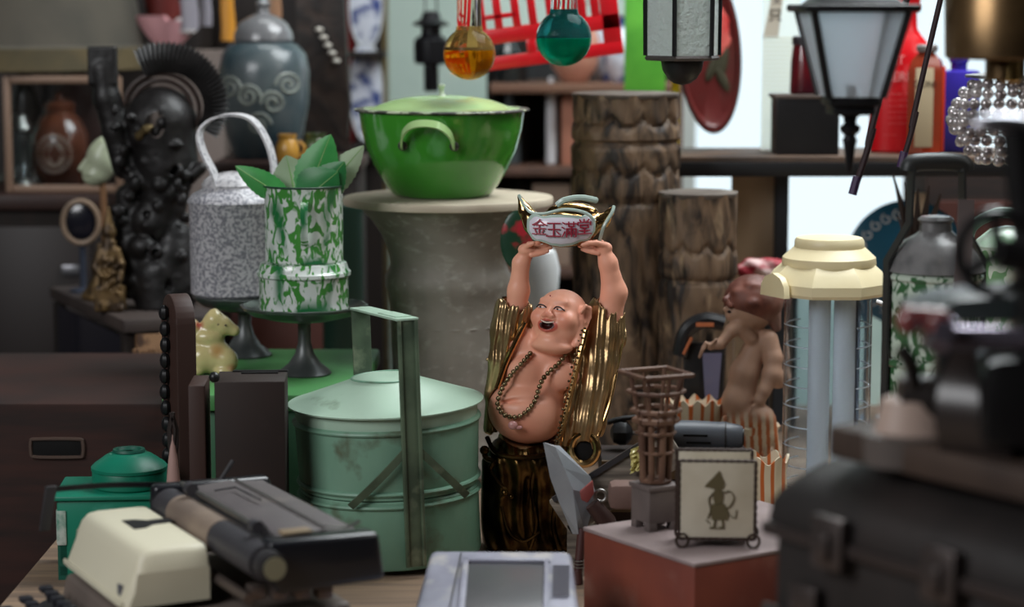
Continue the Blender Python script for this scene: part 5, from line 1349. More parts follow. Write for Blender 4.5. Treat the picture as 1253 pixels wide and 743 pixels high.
m = MB(u); m.tube([(0, 6, 0), (0, 6, zz_-20)], 4, 8); m.lathe([(16, 0), (16, 3), (5, 6)], c=(0, 6, 0), seg=20); m.build('stand', mat('slate_metal', (64, 70, 84), .4, metal=.4), mr)
g_ = thing('gilt_carving', 'squat gilded wooden carving of small figures beside the ebony statue base', 'carving', on(132, 381, zdc)+Vector((.004, 0.0, 0)))
u = g_.location.y/F
S = SDF((-24, -18, -1), (24, 20, 140), 1.2)
S.box((0, 0, 16), (36, 26, 32), 3, 3); S.chain([(0, 0, 34), (-2, 0, 64), (0, 0, 84)], [14, 12, 9], 4); S.ell((0, 0, 98), (9, 8, 10), 3); S.chain([(0, 0, 106), (0, 0, 128)], [6, 2], 3)
S.chain([(-10, -4, 76), (-17, -6, 56), (-8, -12, 46)], [5, 4, 4], 3); S.chain([(10, -4, 76), (16, -6, 60), (14, -12, 40)], [5, 4, 4], 3)
for k in range(26): S.ell((-16+32*rk2.rand(), -13, 4+70*rk2.rand()), (3.5, 3, 3.5), 2, cut=k % 2 == 0)
S.box((0, 0, -5), (100, 100, 10), 1, 1, cut=True)
S.build('carving', mat('old_gilt', (116, 92, 58)), g_, u, None, 1)

# ------------------------------------------------------------ bluish relief jar on stand and neighbours
YR = 3.55; u = YR/F
zr = Zp(196, YR)
st_ = thing('brown_side_cabinet', 'low brown cabinet carrying the blue grey relief jar behind the can', 'cabinet', (Xp(345, YR)+.015, YR+.06, 0))
m = MB(); m.box((0, 0, zr/2-.008), (.215, .20, zr-.016), bev=.003); m.build('carcass', mat('near_black_wood', (44, 36, 32)), st_)
m = MB(); m.box((0, 0, zr-.008), (.225, .21, .016), bev=.002); m.build('top', mat('reddish_dark_top', (78, 46, 38)), st_)
m = MB(); m.box((0, -.103, zr/2+.1), (.18, .01, zr-.4), bev=.002); m.build('door', mat('reddish_panel', (76, 40, 32), .5), st_)
jr = thing('relief_jar', 'large blue grey glazed jar with swirling relief and domed lid', 'jar', (Xp(322, YR), YR+.06, zr))
M_bg = mat('blue_grey_glaze', (88, 96, 98), .3, coat=.3, col2=(42, 62, 70), scale=12, detail=4, lo=.4, hi=.65)
m = MB(u); m.lathe([(36, 0), (39, 4), (48, 30), (55, 70), (56, 108), (52, 128), (42, 140), (34, 143)], seg=56); m.build('body', M_bg, jr)
m = MB(u); m.lathe([(34, 142), (37, 146), (36, 154), (30, 166), (18, 174), (8, 178), (7, 184), (10, 190), (4, 196)], seg=40); m.build('lid', mat('grey_lid_glaze', (112, 112, 114), .25, coat=.5), jr)
m = MB(u)
for cx_, cz0, s_ in ((-14, 78, 1), (16, 70, -1), (-2, 44, 1), (34, 92, -1), (-38, 88, 1)):
    pts = []
    for k in range(26):
        a = k*.42; r = 15-.5*k; x = cx_+s_*r*cos(a); z = cz0+r*sin(a); rad = 46+ (z-30)*.2 if z < 70 else 55
        pts.append((x, -math.sqrt(max(rad**2-x*x, 4))-.3, z))
    m.tube(pts, 2.2, 6)
m.build('relief_scrolls', mat('pale_relief_blue', (136, 142, 134), .4), jr)

# shell-inlaid dark carving, red panel, blue and white plates
YM2 = 3.85; u = YM2/F; o = Vector((Xp(392, YM2), YM2, 0)); zb_ = 0
sc2 = thing('shell_inlaid_carving', 'tall dark brown carved board inlaid with a slanting row of white shells', 'carving', o)
m = MB(); H1 = Zp(-60, YM2)
out = []
def CX(px): return Xp(px, YM2)-o.x
prof = [(362, 250), (370, 190), (358, 150), (364, 100), (368, 40), (366, -60), (424, -60), (428, 60), (432, 130), (426, 180), (432, 250)]
m.prism([(CX(x), Zp(y, YM2)) for x, y in prof], .05, 'xz', 0, bev=.004); m.box((CX(397), 0, Zp(250, YM2)/2), (.09, .06, Zp(250, YM2))); m.build('board', mat('brown_black_carving', (50, 38, 32), .55, col2=(26, 20, 18), scale=12, dist=3, bump=.6), sc2)
for k in range(5):
    m = MB(); x, y = 396+5*k, 36+9.5*k; m.sph((CX(x), -.028, Zp(y, YM2)), (.0068, .005, .004), 12); m.build('shell', mat('white_shell', (206, 200, 190), .3), sc2)
m = MB(); m.sph((CX(366), -.03, Zp(104, YM2)), (.022, .012, .026), 16); m.build('round_boss', mat('tan_boss', (124, 98, 78), .6), sc2)
YRP = 4.27
rp = thing('red_banner', 'narrow red cloth banner hanging beside the blue and white plates', 'banner', (Xp(436, YRP), YRP, 0))
m = MB(); n = 12; rr = []
for i in range(n+1):
    x = -.022+.05*i/n; rr.append([(x, .004*sin(i*1.3), Zp(250, YRP)), (x+.004, .005*sin(i*1.3+.6), Zp(100, YRP)), (x-.01, .004*sin(i*1.3), 2.62), (x-.01, .004*sin(i*1.3)+.002, 2.62), (x+.004, .005*sin(i*1.3+.6)+.002, Zp(100, YRP)), (x, .004*sin(i*1.3)+.002, Zp(250, YRP))])
m.rings(rr); m.build('cloth', mat('dull_red_cloth', (158, 38, 40), .7, col2=(120, 28, 30), scale=9), rp)
m = MB(); m.tube([(-.05, .002, 2.62), (.05, .002, 2.62)], .006, 8); m.box((0, .002, 2.71), (.004, .004, .18)); m.build('hanging_rod', M_blackm, rp)
M_bw = mat('blue_and_white_china', (208, 212, 224), .2, coat=.5, col2=(70, 84, 138), scale=32, detail=3, lo=.5, hi=.6)
YPL = 4.15
rk_ = thing('plate_rack', 'narrow dark upright rack holding two blue and white plates', 'rack', (Xp(450, YPL), YPL+.045, 0))
m = MB(); m.box((0, .045, 1.25), (.05, .02, 2.5))
for y in (62, 176): m.box((0, -.02, Zp(y, YPL)-.0075), (.07, .09, .012))
m.build('upright', mat('near_black_wood', (44, 36, 32)), rk_)
for i, (px, yb, hh, lb) in enumerate(((449, 176, 62, 'lower tall oval blue and white plate in the narrow rack'), (450, 62, 50, 'upper blue and white plate in the rack cut by the frame top'))):
    u = YPL/F
    pl_ = thing('china_plate', lb, 'plate', (Xp(px, YPL), YPL+.022, Zp(yb, YPL)+.003))
    m = MB(u); m.sph((0, 0, hh), (20, 4, hh), 36); m.build('dish', M_bw, pl_)
    m = MB(u); m.tube([(19.5*cos(a), -1, hh+hh*.98*sin(a)) for a in [2*pi*k/40 for k in range(40)]], 1.6, 6, closed=True); m.build('rim', mat('white_rim', (206, 210, 214), .3), pl_)
# small ceramics behind leaves: yellow parrot-like jug and dark bowls
for i, (px, py, Y, r, mt2, nm, lb) in enumerate((
    (354, 196, 3.40, 15, mat('ochre_glaze', (186, 138, 60), .3, coat=.4), 'ochre_jug', 'small ochre yellow jug just above the leaves'),
    (388, 200, 3.42, 17, mat('olive_glaze', (66, 78, 46), .3, coat=.4), 'olive_bowl', 'small dark olive bowl right of the ochre jug'))):
    u = Y/F; t = thing(nm, lb, 'jug' if i == 0 else 'bowl', (Xp(px, Y), Y, zr if abs(Y-3.42) < .2 else 0))
    m = MB(u); m.lathe([(r*.5, 0), (r*.6, 2), (r, 14), (r*.95, 26), (r*.7, 34), (r*.8, 40), (r*.6, 40), (r*.5, 30)], seg=32); m.build('body', mt2, t)
    m = MB(u); m.tube(arc((r*.8, 0, 22), 9, -80, 80, 10), 2, 6); m.build('handle', mt2, t)
# colourful things hanging above the statue
def hang(px, py0, py1, Y, r, mt2, nm, lb, cat, sx=1.0, grp=None):
    u = Y/F; z0_, z1_ = Zp(py1, Y), Zp(py0, Y); t = thing(nm, lb, cat, (Xp(px, Y), Y, z0_), 0, grp)
    h_ = (z1_-z0_)/u
    m = MB(u); n = 10; rr = []
    for i in range(n+1):
        z = h_*i/n; q = r*(1-.25*i/n)
        rr.append([(q*cos(a)*sx*(1+.12*sin(3*a+i)), q*.45*sin(a), z) for a in [2*pi*k/16 for k in range(16)]])
    m.rings(rr); m.build('cloth', mt2, t)
    m = MB(u); m.tube([(0, 0, h_), (0, 0, (2.8-z0_)/u)], 1.0, 6); m.build('cord', M_black, t)
hang(284, -70, 50, 3.75, 9, mat('amber_silk', (204, 140, 48), .4), 'amber_tassel', 'bright amber cloth strip hanging above the relief jar', 'hanging')
hang(238, -70, 36, 3.8, 11, mat('silver_silk', (160, 156, 166), .35), 'silver_streamer', 'silvery grey streamer hanging left of the amber strip', 'hanging')
hang(258, -70, 32, 3.85, 7, mat('silver_silk', (160, 156, 166)), 'silver_streamer', 'thin silvery streamer between the wide grey one and the amber strip', 'hanging')
hang(205, -70, 28, 3.95, 22, mat('dark_red_silk', (96, 26, 20), .5, col2=(150, 110, 40), scale=10, lo=.6, hi=.75), 'red_lantern_cloth', 'dark red and gold cloth bundle hanging above the pink shell', 'hanging')
hang(340, -70, 26, 3.8, 9, mat('tan_silk', (150, 112, 84), .5), 'tan_tassel', 'tan cloth strip hanging above the relief jar lid at right', 'hanging')
YPK = 3.82
pk = thing('wall_shelf', 'short grey shelf box standing behind the fan crest', 'shelf', (Xp(225, YPK)+.01, YPK+.06, 0))
m = MB(); zp_ = Zp(62, YPK); m.box((0, 0, zp_/2), (.12, .10, zp_), bev=.003); m.build('pillar', mat('grey_mauve_paint', (110, 98, 92), .7), pk)
ps = thing('pink_shell', 'pink scalloped dish shaped like a shell above the fan crest', 'dish', (Xp(207, YPK), YPK+.03, zp_))
u = YPK/F
m = MB(u); rr = []
for i in range(9):
    s_ = i/8; rr.append([(s_*38*cos(a)*(1+.05*cos(9*a)), s_*16*sin(a), 4+s_*s_*30+ (8 if cos(a) < 0 else 2)*s_) for a in [2*pi*k/54 for k in range(54)]])
for i in range(8, -1, -1):
    s_ = i/8; rr.append([(s_*37*cos(a)*(1+.05*cos(9*a)), s_*15*sin(a), 0+s_*s_*30+(8 if cos(a) < 0 else 2)*s_) for a in [2*pi*k/54 for k in range(54)]])
m.rings(rr[1:-1]); m.lathe([(9, 0), (10, 2), (6, 6)], seg=20); m.build('bowl', mat('shell_pink', (216, 160, 164), .5), ps)
m = MB(u); m.lathe([(3, 18), (12, 22), (14, 36), (10, 40)], c=(24, 0, 0), seg=20); m.build('white_cup', mat('white_cup', (206, 200, 200), .4), ps)

# ------------------------------------------------------------ rack between pedestal and column
YK3 = 3.95
M_rackw = mat('rack_brown_wood', (112, 80, 62), .6, col2=(78, 56, 46), scale=6)
o = Vector(((Xp(600, YK3)+Xp(835, YK3))/2, YK3+.12, 0)); wr_ = Xp(835, YK3)-Xp(600, YK3)
rk3 = thing('storage_rack', 'brown wooden rack with two shelves behind the casserole and thick column', 'rack', o)
m = MB(); m.box((0, .12, Zp(50, YK3)/2), (wr_, .012, Zp(50, YK3))); m.build('back_panel', mat('dark_back_panel', (40, 42, 44), .7, col2=(60, 66, 68), scale=9, lo=.5, hi=.8), rk3)
for y in (103, 205, 330):
    m = MB(); m.box((0, 0, Zp(y, YK3)-.008), (wr_, .23, .016), bev=.002); m.build('shelf_board', M_rackw, rk3)
for px in (600, 641, 835):
    m = MB(); m.box((Xp(px, YK3)-o.x, .06, Zp(50, YK3)/2), (.014, .11, Zp(50, YK3))); m.build('upright', M_rackw if px > 700 else mat('near_black_wood', (44, 36, 32)), rk3)
def put(nm, lb, cat, px, Y, z, fn, mt2, part='body', grp=None, rot=0):
    t = thing(nm, lb, cat, (Xp(px, Y), Y, z), rot, grp); u = Y/F
    m = MB(u); fn(m); m.build(part, mt2, t); return t, u
za_, zb2, zc2 = Zp(103, YK3), Zp(205, YK3), Zp(330, YK3)
u = (YK3)/F
put('white_tube', 'slim white tube standing upright behind the pedestal edge', 'tube', 674, 4.03, zb2, lambda m: m.lathe([(5, 0), (6.5, 2), (6.5, 96), (4, 99), (3.5, 106), (1, 107)], seg=20), mat('white_plastic', (222, 222, 226), .35))
M_salm = mat('salmon_card', (196, 136, 112), .7, col2=(180, 120, 98), scale=6)
put('salmon_box', 'salmon pink carton on the lower rack shelf left of the thick column', 'box', 708, 4.05, zb2, lambda m: m.box((0, 0, 42.5), (44, 50, 85), bev=1), M_salm, 'carton')
t, u_ = put('salmon_jug', 'salmon pink rounded jug on the upper rack shelf behind the green flask', 'jug', 702, 4.03, za_, lambda m: m.lathe([(14, 0), (16, 2), (28, 20), (32, 44), (26, 66), (14, 78), (14, 92), (18, 98), (15, 98)], seg=40), mat('salmon_glaze', (200, 150, 128), .4, col2=(184, 128, 108), scale=9))
for i, (px, Y, s_, lb) in enumerate(((758, 4.03, .95, 'blue and white vase on the rack beside the green leaf poster'), (737, 4.12, .7, 'smaller blue and white vase partly behind the salmon jug'))):
    t, u_ = put('china_vase', lb, 'vase', px, Y, za_, lambda m: m.lathe([(10*s_, 0), (12*s_, 3), (22*s_, 22), (24*s_, 40), (16*s_, 58), (8*s_, 66), (9*s_, 78), (13*s_, 82), (10*s_, 82)], seg=36), M_bw)
put('beige_carton', 'beige carton standing low on the rack beside the stoneware pedestal', 'box', 674, 4.05, zc2, lambda m: m.box((0, 0, 50), (46, 60, 100), bev=1), mat('beige_card', (172, 150, 132), .8, col2=(156, 134, 118), scale=5), 'carton')
put('dark_bottle', 'dark glass bottle on the upper rack shelf behind the casserole', 'bottle', 622, 4.05, za_, lambda m: m.lathe([(14, 0), (15, 2), (15, 36), (6, 48), (6, 60), (7, 62), (5, 62)], seg=28), mat('black_green_glass', (26, 34, 34), .1, coat=.8))
put('grey_bottle', 'smoky grey glass bottle on the rack left of the white tube', 'bottle', 624, 4.05, zb2, lambda m: m.lathe([(13, 0), (14, 2), (14, 60), (6, 74), (6, 88), (5, 88)], seg=28), mat('smoky_glass', (84, 94, 98), .12, coat=.8))
# lower row seen between the raised arms
put('white_porcelain_vase', 'plain white oval vase seen between the raised arms', 'vase', 662, 3.30, TZ, lambda m: m.lathe([(12, 0), (14, 3), (12, 20), (20, (Zp(350, 3.3)-TZ)/(3.3/F)-20), (23, (Zp(330, 3.3)-TZ)/(3.3/F)), (18, (Zp(308, 3.3)-TZ)/(3.3/F)), (9, (Zp(300, 3.3)-TZ)/(3.3/F)), (8, (Zp(296, 3.3)-TZ)/(3.3/F))], seg=36), mat('white_glaze', (226, 228, 228), .2, coat=.5))
put('watermelon_plate', 'dark green and red painted disc peeping out left of the gold ingot', 'plate', 634, 2.80, TZ+.0, lambda m: (m.box((0, 0, 3), (30, 26, 6), bev=1), m.tube([(0, 2, 4), (0, 2, (Zp(318, 2.80)-TZ)/(2.80/F))], 4, 8), m.sph((0, 2, (Zp(294, 2.80)-TZ)/(2.80/F)), (22, 4, 37), 32)), mat('green_red_lacquer', (28, 62, 44), .3, col2=(178, 44, 56), scale=14, lo=.52, hi=.56), 'disc')

# hanging oil lantern by the green wall
def cord(u, z0, ztop, parent, r=1.0, name='hanging_wire', x=0, y=0, mt2=None):
    m = MB(u); m.tube([(x, y, z0), (x, y, ztop)], r, 6); return m.build(name, mt2 or M_black, parent)
Y = 3.9; u = Y/F; zz_ = Zp(112, Y)
t = thing('oil_lantern', 'small black metal oil lantern hanging before the pale green wall', 'lantern', (Xp(529, Y), Y, zz_))
m = MB(u); m.lathe([(8, 0), (9, 2), (9, 32), (20, 34), (21, 40), (21, 62), (17, 66), (12, 68), (12, 78), (22, 80), (23, 82), (12, 88), (10, 96), (3, 98)], seg=28); m.build('body', M_blackm, t)
for x in (-7, 7): cord(u, 94, (2.8-zz_)/u, t, .9, 'bail_wire', x)
# glass flasks
def flask(px, cy, r, Y, c1, c2, lvl, nm, lb, clear):
    u = Y/F; zb_ = Zp(cy+r, Y)
    t = thing(nm, lb, 'flask', (Xp(px, Y), Y, zb_))
    nr = r*.52; prof = []
    for k in range(19):
        a = -pi/2 + (pi/2+R(58))*k/18; prof.append((max(r*cos(a), .5), r+r*sin(a)))
    z1 = prof[-1][1]; prof += [(nr*.92, z1+8), (nr*.9, z1+20), (nr*.9, z1+60)]
    m = MB(u); m.lathe(prof, seg=48, cap1=False); m.build('glass', clear, t)
    li = []
    for k in range(19):
        a = -pi/2 + (pi/2+R(56))*k/18; z = (r-2)*sin(a)
        if z > lvl*r: break
        li.append((max((r-2)*cos(a), .5), r+z))
    li.append((li[-1][0]-.3, li[-1][1]+.5))
    m = MB(u); m.lathe(li, seg=48); m.build('liquid', c1, t)
    if c2: m = MB(u); m.lathe([(li[-1][0], li[-1][1]), (nr*.9+4, z1-4), (nr*.85, z1+6)], seg=40); m.build('upper_liquid', c2, t)
    m = MB(u); m.tube([(0, 0, z1+56), (0, 0, z1+66)], nr*.95, 20); m.build('stopper', M_greyp, t)
    cord(u, z1+66, (2.8-zb_)/u, t, .8, 'hanging_wire', 0, 0)
flask(575, 66, 32, 2.92, mat('amber_liquid', (232, 150, 20), .1, trans=.75, ior=1.1), mat('pale_amber', (224, 190, 120), .1, trans=.85, ior=1.05), .15, 'amber_flask', 'round glass flask of amber liquid hanging above the casserole', mat('thin_glass_warm', (248, 236, 216), .04, trans=1, ior=1.12))
flask(689, 47, 34, 2.85, mat('emerald_liquid', (0, 150, 110), .1, trans=.55, ior=1.1), mat('teal_liquid', (40, 120, 120), .1, trans=.75, ior=1.05), .1, 'green_flask', 'round glass flask of emerald green liquid hanging before the red rack', mat('thin_glass_cool', (225, 245, 240), .04, trans=1, ior=1.12))
# red plastic frame
Y = 3.2; u = Y/F; zz_ = Zp(72, Y)
t = thing('red_plastic_crate', 'bright red plastic openwork crate panel hanging tilted between the two flasks', 'crate', (Xp(672, Y), Y, zz_), (0, R(-7.5), 0))
M_rp = mat('bright_red_plastic', (214, 22, 34), .3, coat=.3)
m = MB(u)
def bar(x0, x1, z0, z1): m.box(((x0+x1)/2, 0, (z0+z1)/2), (abs(x1-x0), 16, abs(z1-z0)), bev=1.2)
bar(-94, 90, -5, 11); bar(-94, 90, 26, 45); bar(-94, 90, 92, 104); bar(68, 90, 9, 92); bar(-94, -84, 9, 92); bar(-26, -14, 9, 28)
for x in (-76, -56, -34, -14, 8, 26, 46, 62): bar(x-5, x+5, 43, 92)
bar(-76, -34, 56, 62)
m.build('frame', M_rp, t)
m = MB(u); m.tube([(0, 0, 100), (0, 0, 420)], 1, 6); m.build('hanging_wire', M_black, t)
# green poster and yellow strip
def hangflat(nm, lb, cat, px0, px1, py0, py1, Y, mt2, part='sheet', th=3, cordtop=True):
    u = Y/F; z0_ = Zp(py1, Y); t = thing(nm, lb, cat, (Xp((px0+px1)/2, Y), Y, z0_))
    hh = (Zp(py0, Y)-z0_)/u; m = MB(u); m.box((0, 0, hh/2), (px1-px0, th, hh), bev=.5); m.build(part, mt2, t)
    if cordtop: cord(u, hh, (2.8-z0_)/u, t, .8)
    return t, u, hh
hangflat('green_poster', 'bright leaf green printed sheet hanging behind the hexagonal lantern', 'poster', 762, 812, -60, 112, 3.70, mat('leaf_green_print', (104, 190, 62), .6, col2=(64, 150, 40), scale=12, lo=.35, hi=.7))
hangflat('yellow_strip', 'narrow yellow strip hanging beside the top of the thick column', 'strip', 819, 829, 60, 182, 3.45, mat('signal_yellow', (228, 206, 20), .5))
# painted tray
Y = 3.42; u = Y/F; zz_ = Zp(162, Y)
t = thing('painted_tray', 'oval dark red tray with painted flower hanging beside the bright window', 'tray', (Xp(872, Y), Y, zz_), (0, R(-5), R(10)))
m = MB(u); n = 44
rr = []
for s_, d in ((1.0, 0), (1.0, -3), (.93, -3.5), (.86, 1), (.5, 1.5), (.05, 1.5)): rr.append([(39*s_*cos(a), d, 100+100*s_*sin(a)) for a in [2*pi*k/n for k in range(n)]])
rr.insert(0, [(2*cos(a), 4, 100+5*sin(a)) for a in [2*pi*k/n for k in range(n)]]); rr.insert(1, [(36*cos(a), 4, 100+96*sin(a)) for a in [2*pi*k/n for k in range(n)]])
m.rings(rr); m.build('dish', mat('maroon_lacquer', (104, 40, 38), .35, coat=.4, col2=(86, 58, 54), scale=10, lo=.5, hi=.75), t)
m = MB(u); m.tube([(39*cos(a), -2, 100+100*sin(a)) for a in [2*pi*k/60 for k in range(60)]], 1.5, 6, closed=True); m.build('rim', M_black, t)
m = MB(u)
for k in range(7):
    a = 2*pi*k/7; m.sph((10+9*cos(a), .4, 122+22*sin(a)), (9, 1.6, 16), 14, rot=(0, -a, 0))
m.build('painted_flower', mat('scarlet_paint', (206, 44, 48), .5, col2=(226, 110, 100), scale=20), t)
m = MB(u)
for x, z, a in ((4, 80, .5), (14, 66, -.4), (18, 86, .2)): m.sph((x, .4, z), (6, 1.4, 20), 12, rot=(0, a, 0))
m.build('painted_leaf', mat('olive_paint', (66, 64, 46), .6), t)
m = MB(u); m.tube([(0, 3, 195), (0, 3, (2.8-zz_)/u)], .8, 6); m.build('hanging_wire', M_black, t)
# ---- on the shelf
zsh = zs
t, u = put('ribbed_box', 'black ribbed metal box on the shelf under the second lantern', 'box', 981, 3.27, zsh, lambda m: m.box((0, 0, 34), (76, 60, 68), bev=1), M_black)
m = MB(u)
for k in range(24): m.box((-36+k*3.13, -30.5, 33), (1.6, 2, 62))
r_ = m.build('ribs', mat('black_ribs', (38, 36, 38), .4), t); r_['kind'] = 'stuff'
m = MB(u); m.box((0, 0, 70), (82, 64, 5), bev=1.2); m.build('lid', mat('brown_grey_lid', (86, 74, 68), .5), t)
t, u = put('maroon_jar', 'dark maroon glass jar standing on the black ribbed box', 'jar', 980, 3.27, zsh+72.7*3.27/F, lambda m: m.lathe([(16, 0), (18, 2), (17, 40), (15, 56), (14, 60)], seg=32), mat('maroon_glass', (104, 22, 30), .2, coat=.5, col2=(60, 18, 26), scale=10))
m = MB(u); m.lathe([(15, 59), (16, 60), (16, 68), (14, 70)], seg=28); m.build('cap', mat('dark_cap', (46, 40, 46), .4), t)
YBt = 3.30
t, u = put('red_bottle', 'large bright red plastic bottle with white lettering on the shelf', 'bottle', 1100, YBt, zsh, lambda m: m.lathe([(38, 0), (42, 3), (41, 60), (37, 110), (32, 128), (20, 142), (15, 150), (14, 170), (18, 176), (18, 200), (15, 202)], seg=48, sy=.6), mat('red_bottle_plastic', (216, 20, 30), .28, coat=.4, spec=.6))
M_wt = mat('pale_print', (238, 170, 168), .5)
def txt(body, x, z, size, yy=-25.3, mm=M_wt, par=t): return text_mesh('lettering', body, size*u, mm, par, (x*u, yy*u, z*u), (R(90), 0, 0), .0002)
txt('LIT', -14, 112, 16, -22.5); txt('BERRI', -8, 92, 16, -24); txt('. ... .... ..', -12, 74, 8, -25); 
for k in range(5): txt('... .. .... ...', -10, 66-7*k, 7, -25.6)
txt('. . . ...', -20, 24, 7, -25.6)
t, u = put('labelled_bottle', 'brown glass bottle with tall beige label in front of the red bottle', 'bottle', 1127, 3.245, zsh, lambda m: m.lathe([(21, 0), (24, 2), (24, 100), (20, 114), (11, 124), (10, 126)], seg=6, a0=R(15), sy=.7), mat('amber_brown_glass', (128, 60, 40), .12, coat=.7, col2=(176, 64, 40), scale=8))
m = MB(u); m.box((-5, -17.2, 58), (22, 1.2, 96), bev=.3); m.build('label', mat('beige_label', (190, 172, 140), .7), t)
text_mesh('lettering', 'GONI', 11*u, M_ink, t, (-5*u, -18.2*u, 86*u), (R(90), 0, 0), .0002)
m = MB(u); m.lathe([(12, 125), (13, 127), (13, 132), (11, 134)], seg=24); m.build('cap', mat('grey_cap', (132, 126, 124), .4), t)
m = MB(u); m.box((19, -11, 56), (4, 3, 104), rot=(0, 0, R(40)), bev=.5); m.build('orange_edge', mat('orange_red_strip', (206, 60, 30), .35), t)
put('blue_bottle', 'violet blue translucent box bottle on the shelf behind the crystal cluster', 'bottle', 1166, 3.30, zsh, lambda m: (m.box((0, 0, 50), (46, 40, 100), bev=4), m.lathe([(10, 100), (10, 108), (12, 110), (12, 120), (9, 122)], seg=24)), mat('violet_blue_plastic', (66, 54, 176), .25, coat=.4, col2=(44, 40, 120), scale=6))
t, u = put('ribbed_light_diffuser', 'white ribbed plastic diffuser sheet leaning upright against the bright window', 'diffuser', 951, 3.34, zsh, lambda m: m.box((0, 0, 120), (46, 3, 240), bev=.5), mat('milky_plastic', (248, 248, 238), .45, trans=.9, ior=1.05), 'sheet')
for k in range(26):
    m = MB(u); m.tube([(-23, -2, 6+k*5.2), (23, -2, 6+k*5.2)], 1.1, 5); m.build('rib', mat('milky_rib', (232, 230, 210), .4, trans=.6, ior=1.1), t)
m = MB(u); m.prism([(-22, 138), (-4, 138), (2, 192), (-12, 192)], 1.5, 'xz', -2.6); tg = m.build('paper_tag', mat('aged_tag', (206, 198, 180), .8), t)
text_mesh('character', '只', 17*u, M_ink, tg, (-8*u, -3.8*u, 163*u), (R(90), 0, 0), .0002)
text_mesh('character', '文', 11*u, M_ink, tg, (-6*u, -3.8*u, 182*u), (R(90), 0, 0), .0002)
# under the shelf
put('blue_plate', 'blue green plate with white scroll rim standing under the shelf by the window', 'plate', 1108, 3.36, TZ, lambda m: (m.tube([(0, 6, 0), (0, 6, (Zp(325, 3.36)-TZ)/(3.36/F))], 6, 10), m.box((0, 4, 2), (60, 40, 4), bev=1), m.sph((0, 0, (Zp(322, 3.36)-TZ)/(3.36/F)), (76, 4, 78), 48)), mat('peacock_blue', (34, 98, 128), .3, coat=.3), 'dish')
t = [o_ for o_ in bpy.data.objects if o_.name.startswith('blue_plate')][0]; u = 3.36/F; zc3 = (Zp(322, 3.36)-TZ)/u
m = MB(u)
for k in range(14):
    a = R(60+k*14); c_ = (60*cos(a), -4.5, zc3+61*sin(a))
    m.tube([(c_[0]+(7-.4*j)*cos(a+j*.55), c_[1], c_[2]+(7-.4*j)*sin(a+j*.55)) for j in range(13)], 1.2, 5)
m.build('scroll_rim', mat('white_scroll', (206, 214, 220), .4), t)
Y = 3.24; u = Y/F
t = thing('dark_wood_cabinet', 'dark brown cabinet under the shelf behind the enamel carrier', 'cabinet', (Xp(1230, 3.55), 3.62, 0))
hcb = Zp(215, 3.5); m = MB(); m.box((0, 0, hcb/2), (.27, .20, hcb), bev=.003); m.build('carcass', M_darkwood, t)
m = MB(); m.box((0, -.104, hcb-.2), (.23, .01, .32), bev=.002); m.build('door', mat('reddish_panel', (76, 40, 32)), t)
put('beige_board', 'narrow beige board standing to the right of the blue plate', 'board', 1121, 3.30, TZ, lambda m: m.box((0, 0, (Zp(236, 3.3)-TZ)/(3.3/F)/2), (16, 8, (Zp(236, 3.3)-TZ)/(3.3/F)), bev=.6), mat('beige_side_panel', (158, 140, 118)))
t = thing('black_pleated_fan', 'dark pleated fan of angular blades beneath the shelf beside the carrier', 'fan', (Xp(1118, 3.0), 3.0, TZ))
u = 3.0/F; zf = lambda y: (Zp(y, 3.0)-TZ)/u
m = MB(u); m.tube([(4, 0, 0), (4, 0, zf(330))], 5, 10); m.lathe([(22, 0), (22, 4), (6, 8)], c=(4, 0, 0), seg=24); m.build('stand', M_black, t)
for i, (tx, ty) in enumerate(((-30, 212), (-16, 222), (0, 228), (14, 226), (-24, 262), (28, 236))):
    m = MB(u); m.rings([[(0, -2-i, zf(320)), (8, 3-i, zf(322)), (2, 4-i, zf(330))], [(tx*.5-4, -3-i, zf((ty+320)/2)), (tx*.5+8, 2-i, zf((ty+320)/2+4)), (tx*.5, 4-i, zf((ty+320)/2))], [(tx, -2-i, zf(ty)), (tx+2, -1-i, zf(ty+2)), (tx, 0-i, zf(ty+3))]])
    m.build('blade', mat('black_brown_horn', (46, 36, 32), .4, coat=.2), t, flat=True)
t, u = put('red_white_bundle', 'crimson and white cloth bundle behind the cherub head', 'cloth', 938, 3.12, TZ, lambda m: m.tube([(0, 0, 0), (0, 0, (Zp(345, 3.12)-TZ)/(3.12/F))], 6, 10), M_black, 'stand')
zc4 = (Zp(330, 3.12)-TZ)/u
S = SDF((-44, -26, zc4-26), (44, 26, zc4+26), 1.2)
S.ell((-12, 0, zc4), (26, 16, 15), 6); S.ell((14, 0, zc4+2), (20, 14, 12), 6); S.disp(lambda x, y, z: 1.2*np.sin(.22*x+.3*z))
S.build('cloth', mat('crimson_cloth', (150, 36, 48), .6, col2=(206, 180, 176), scale=14, lo=.55, hi=.62), t, u)
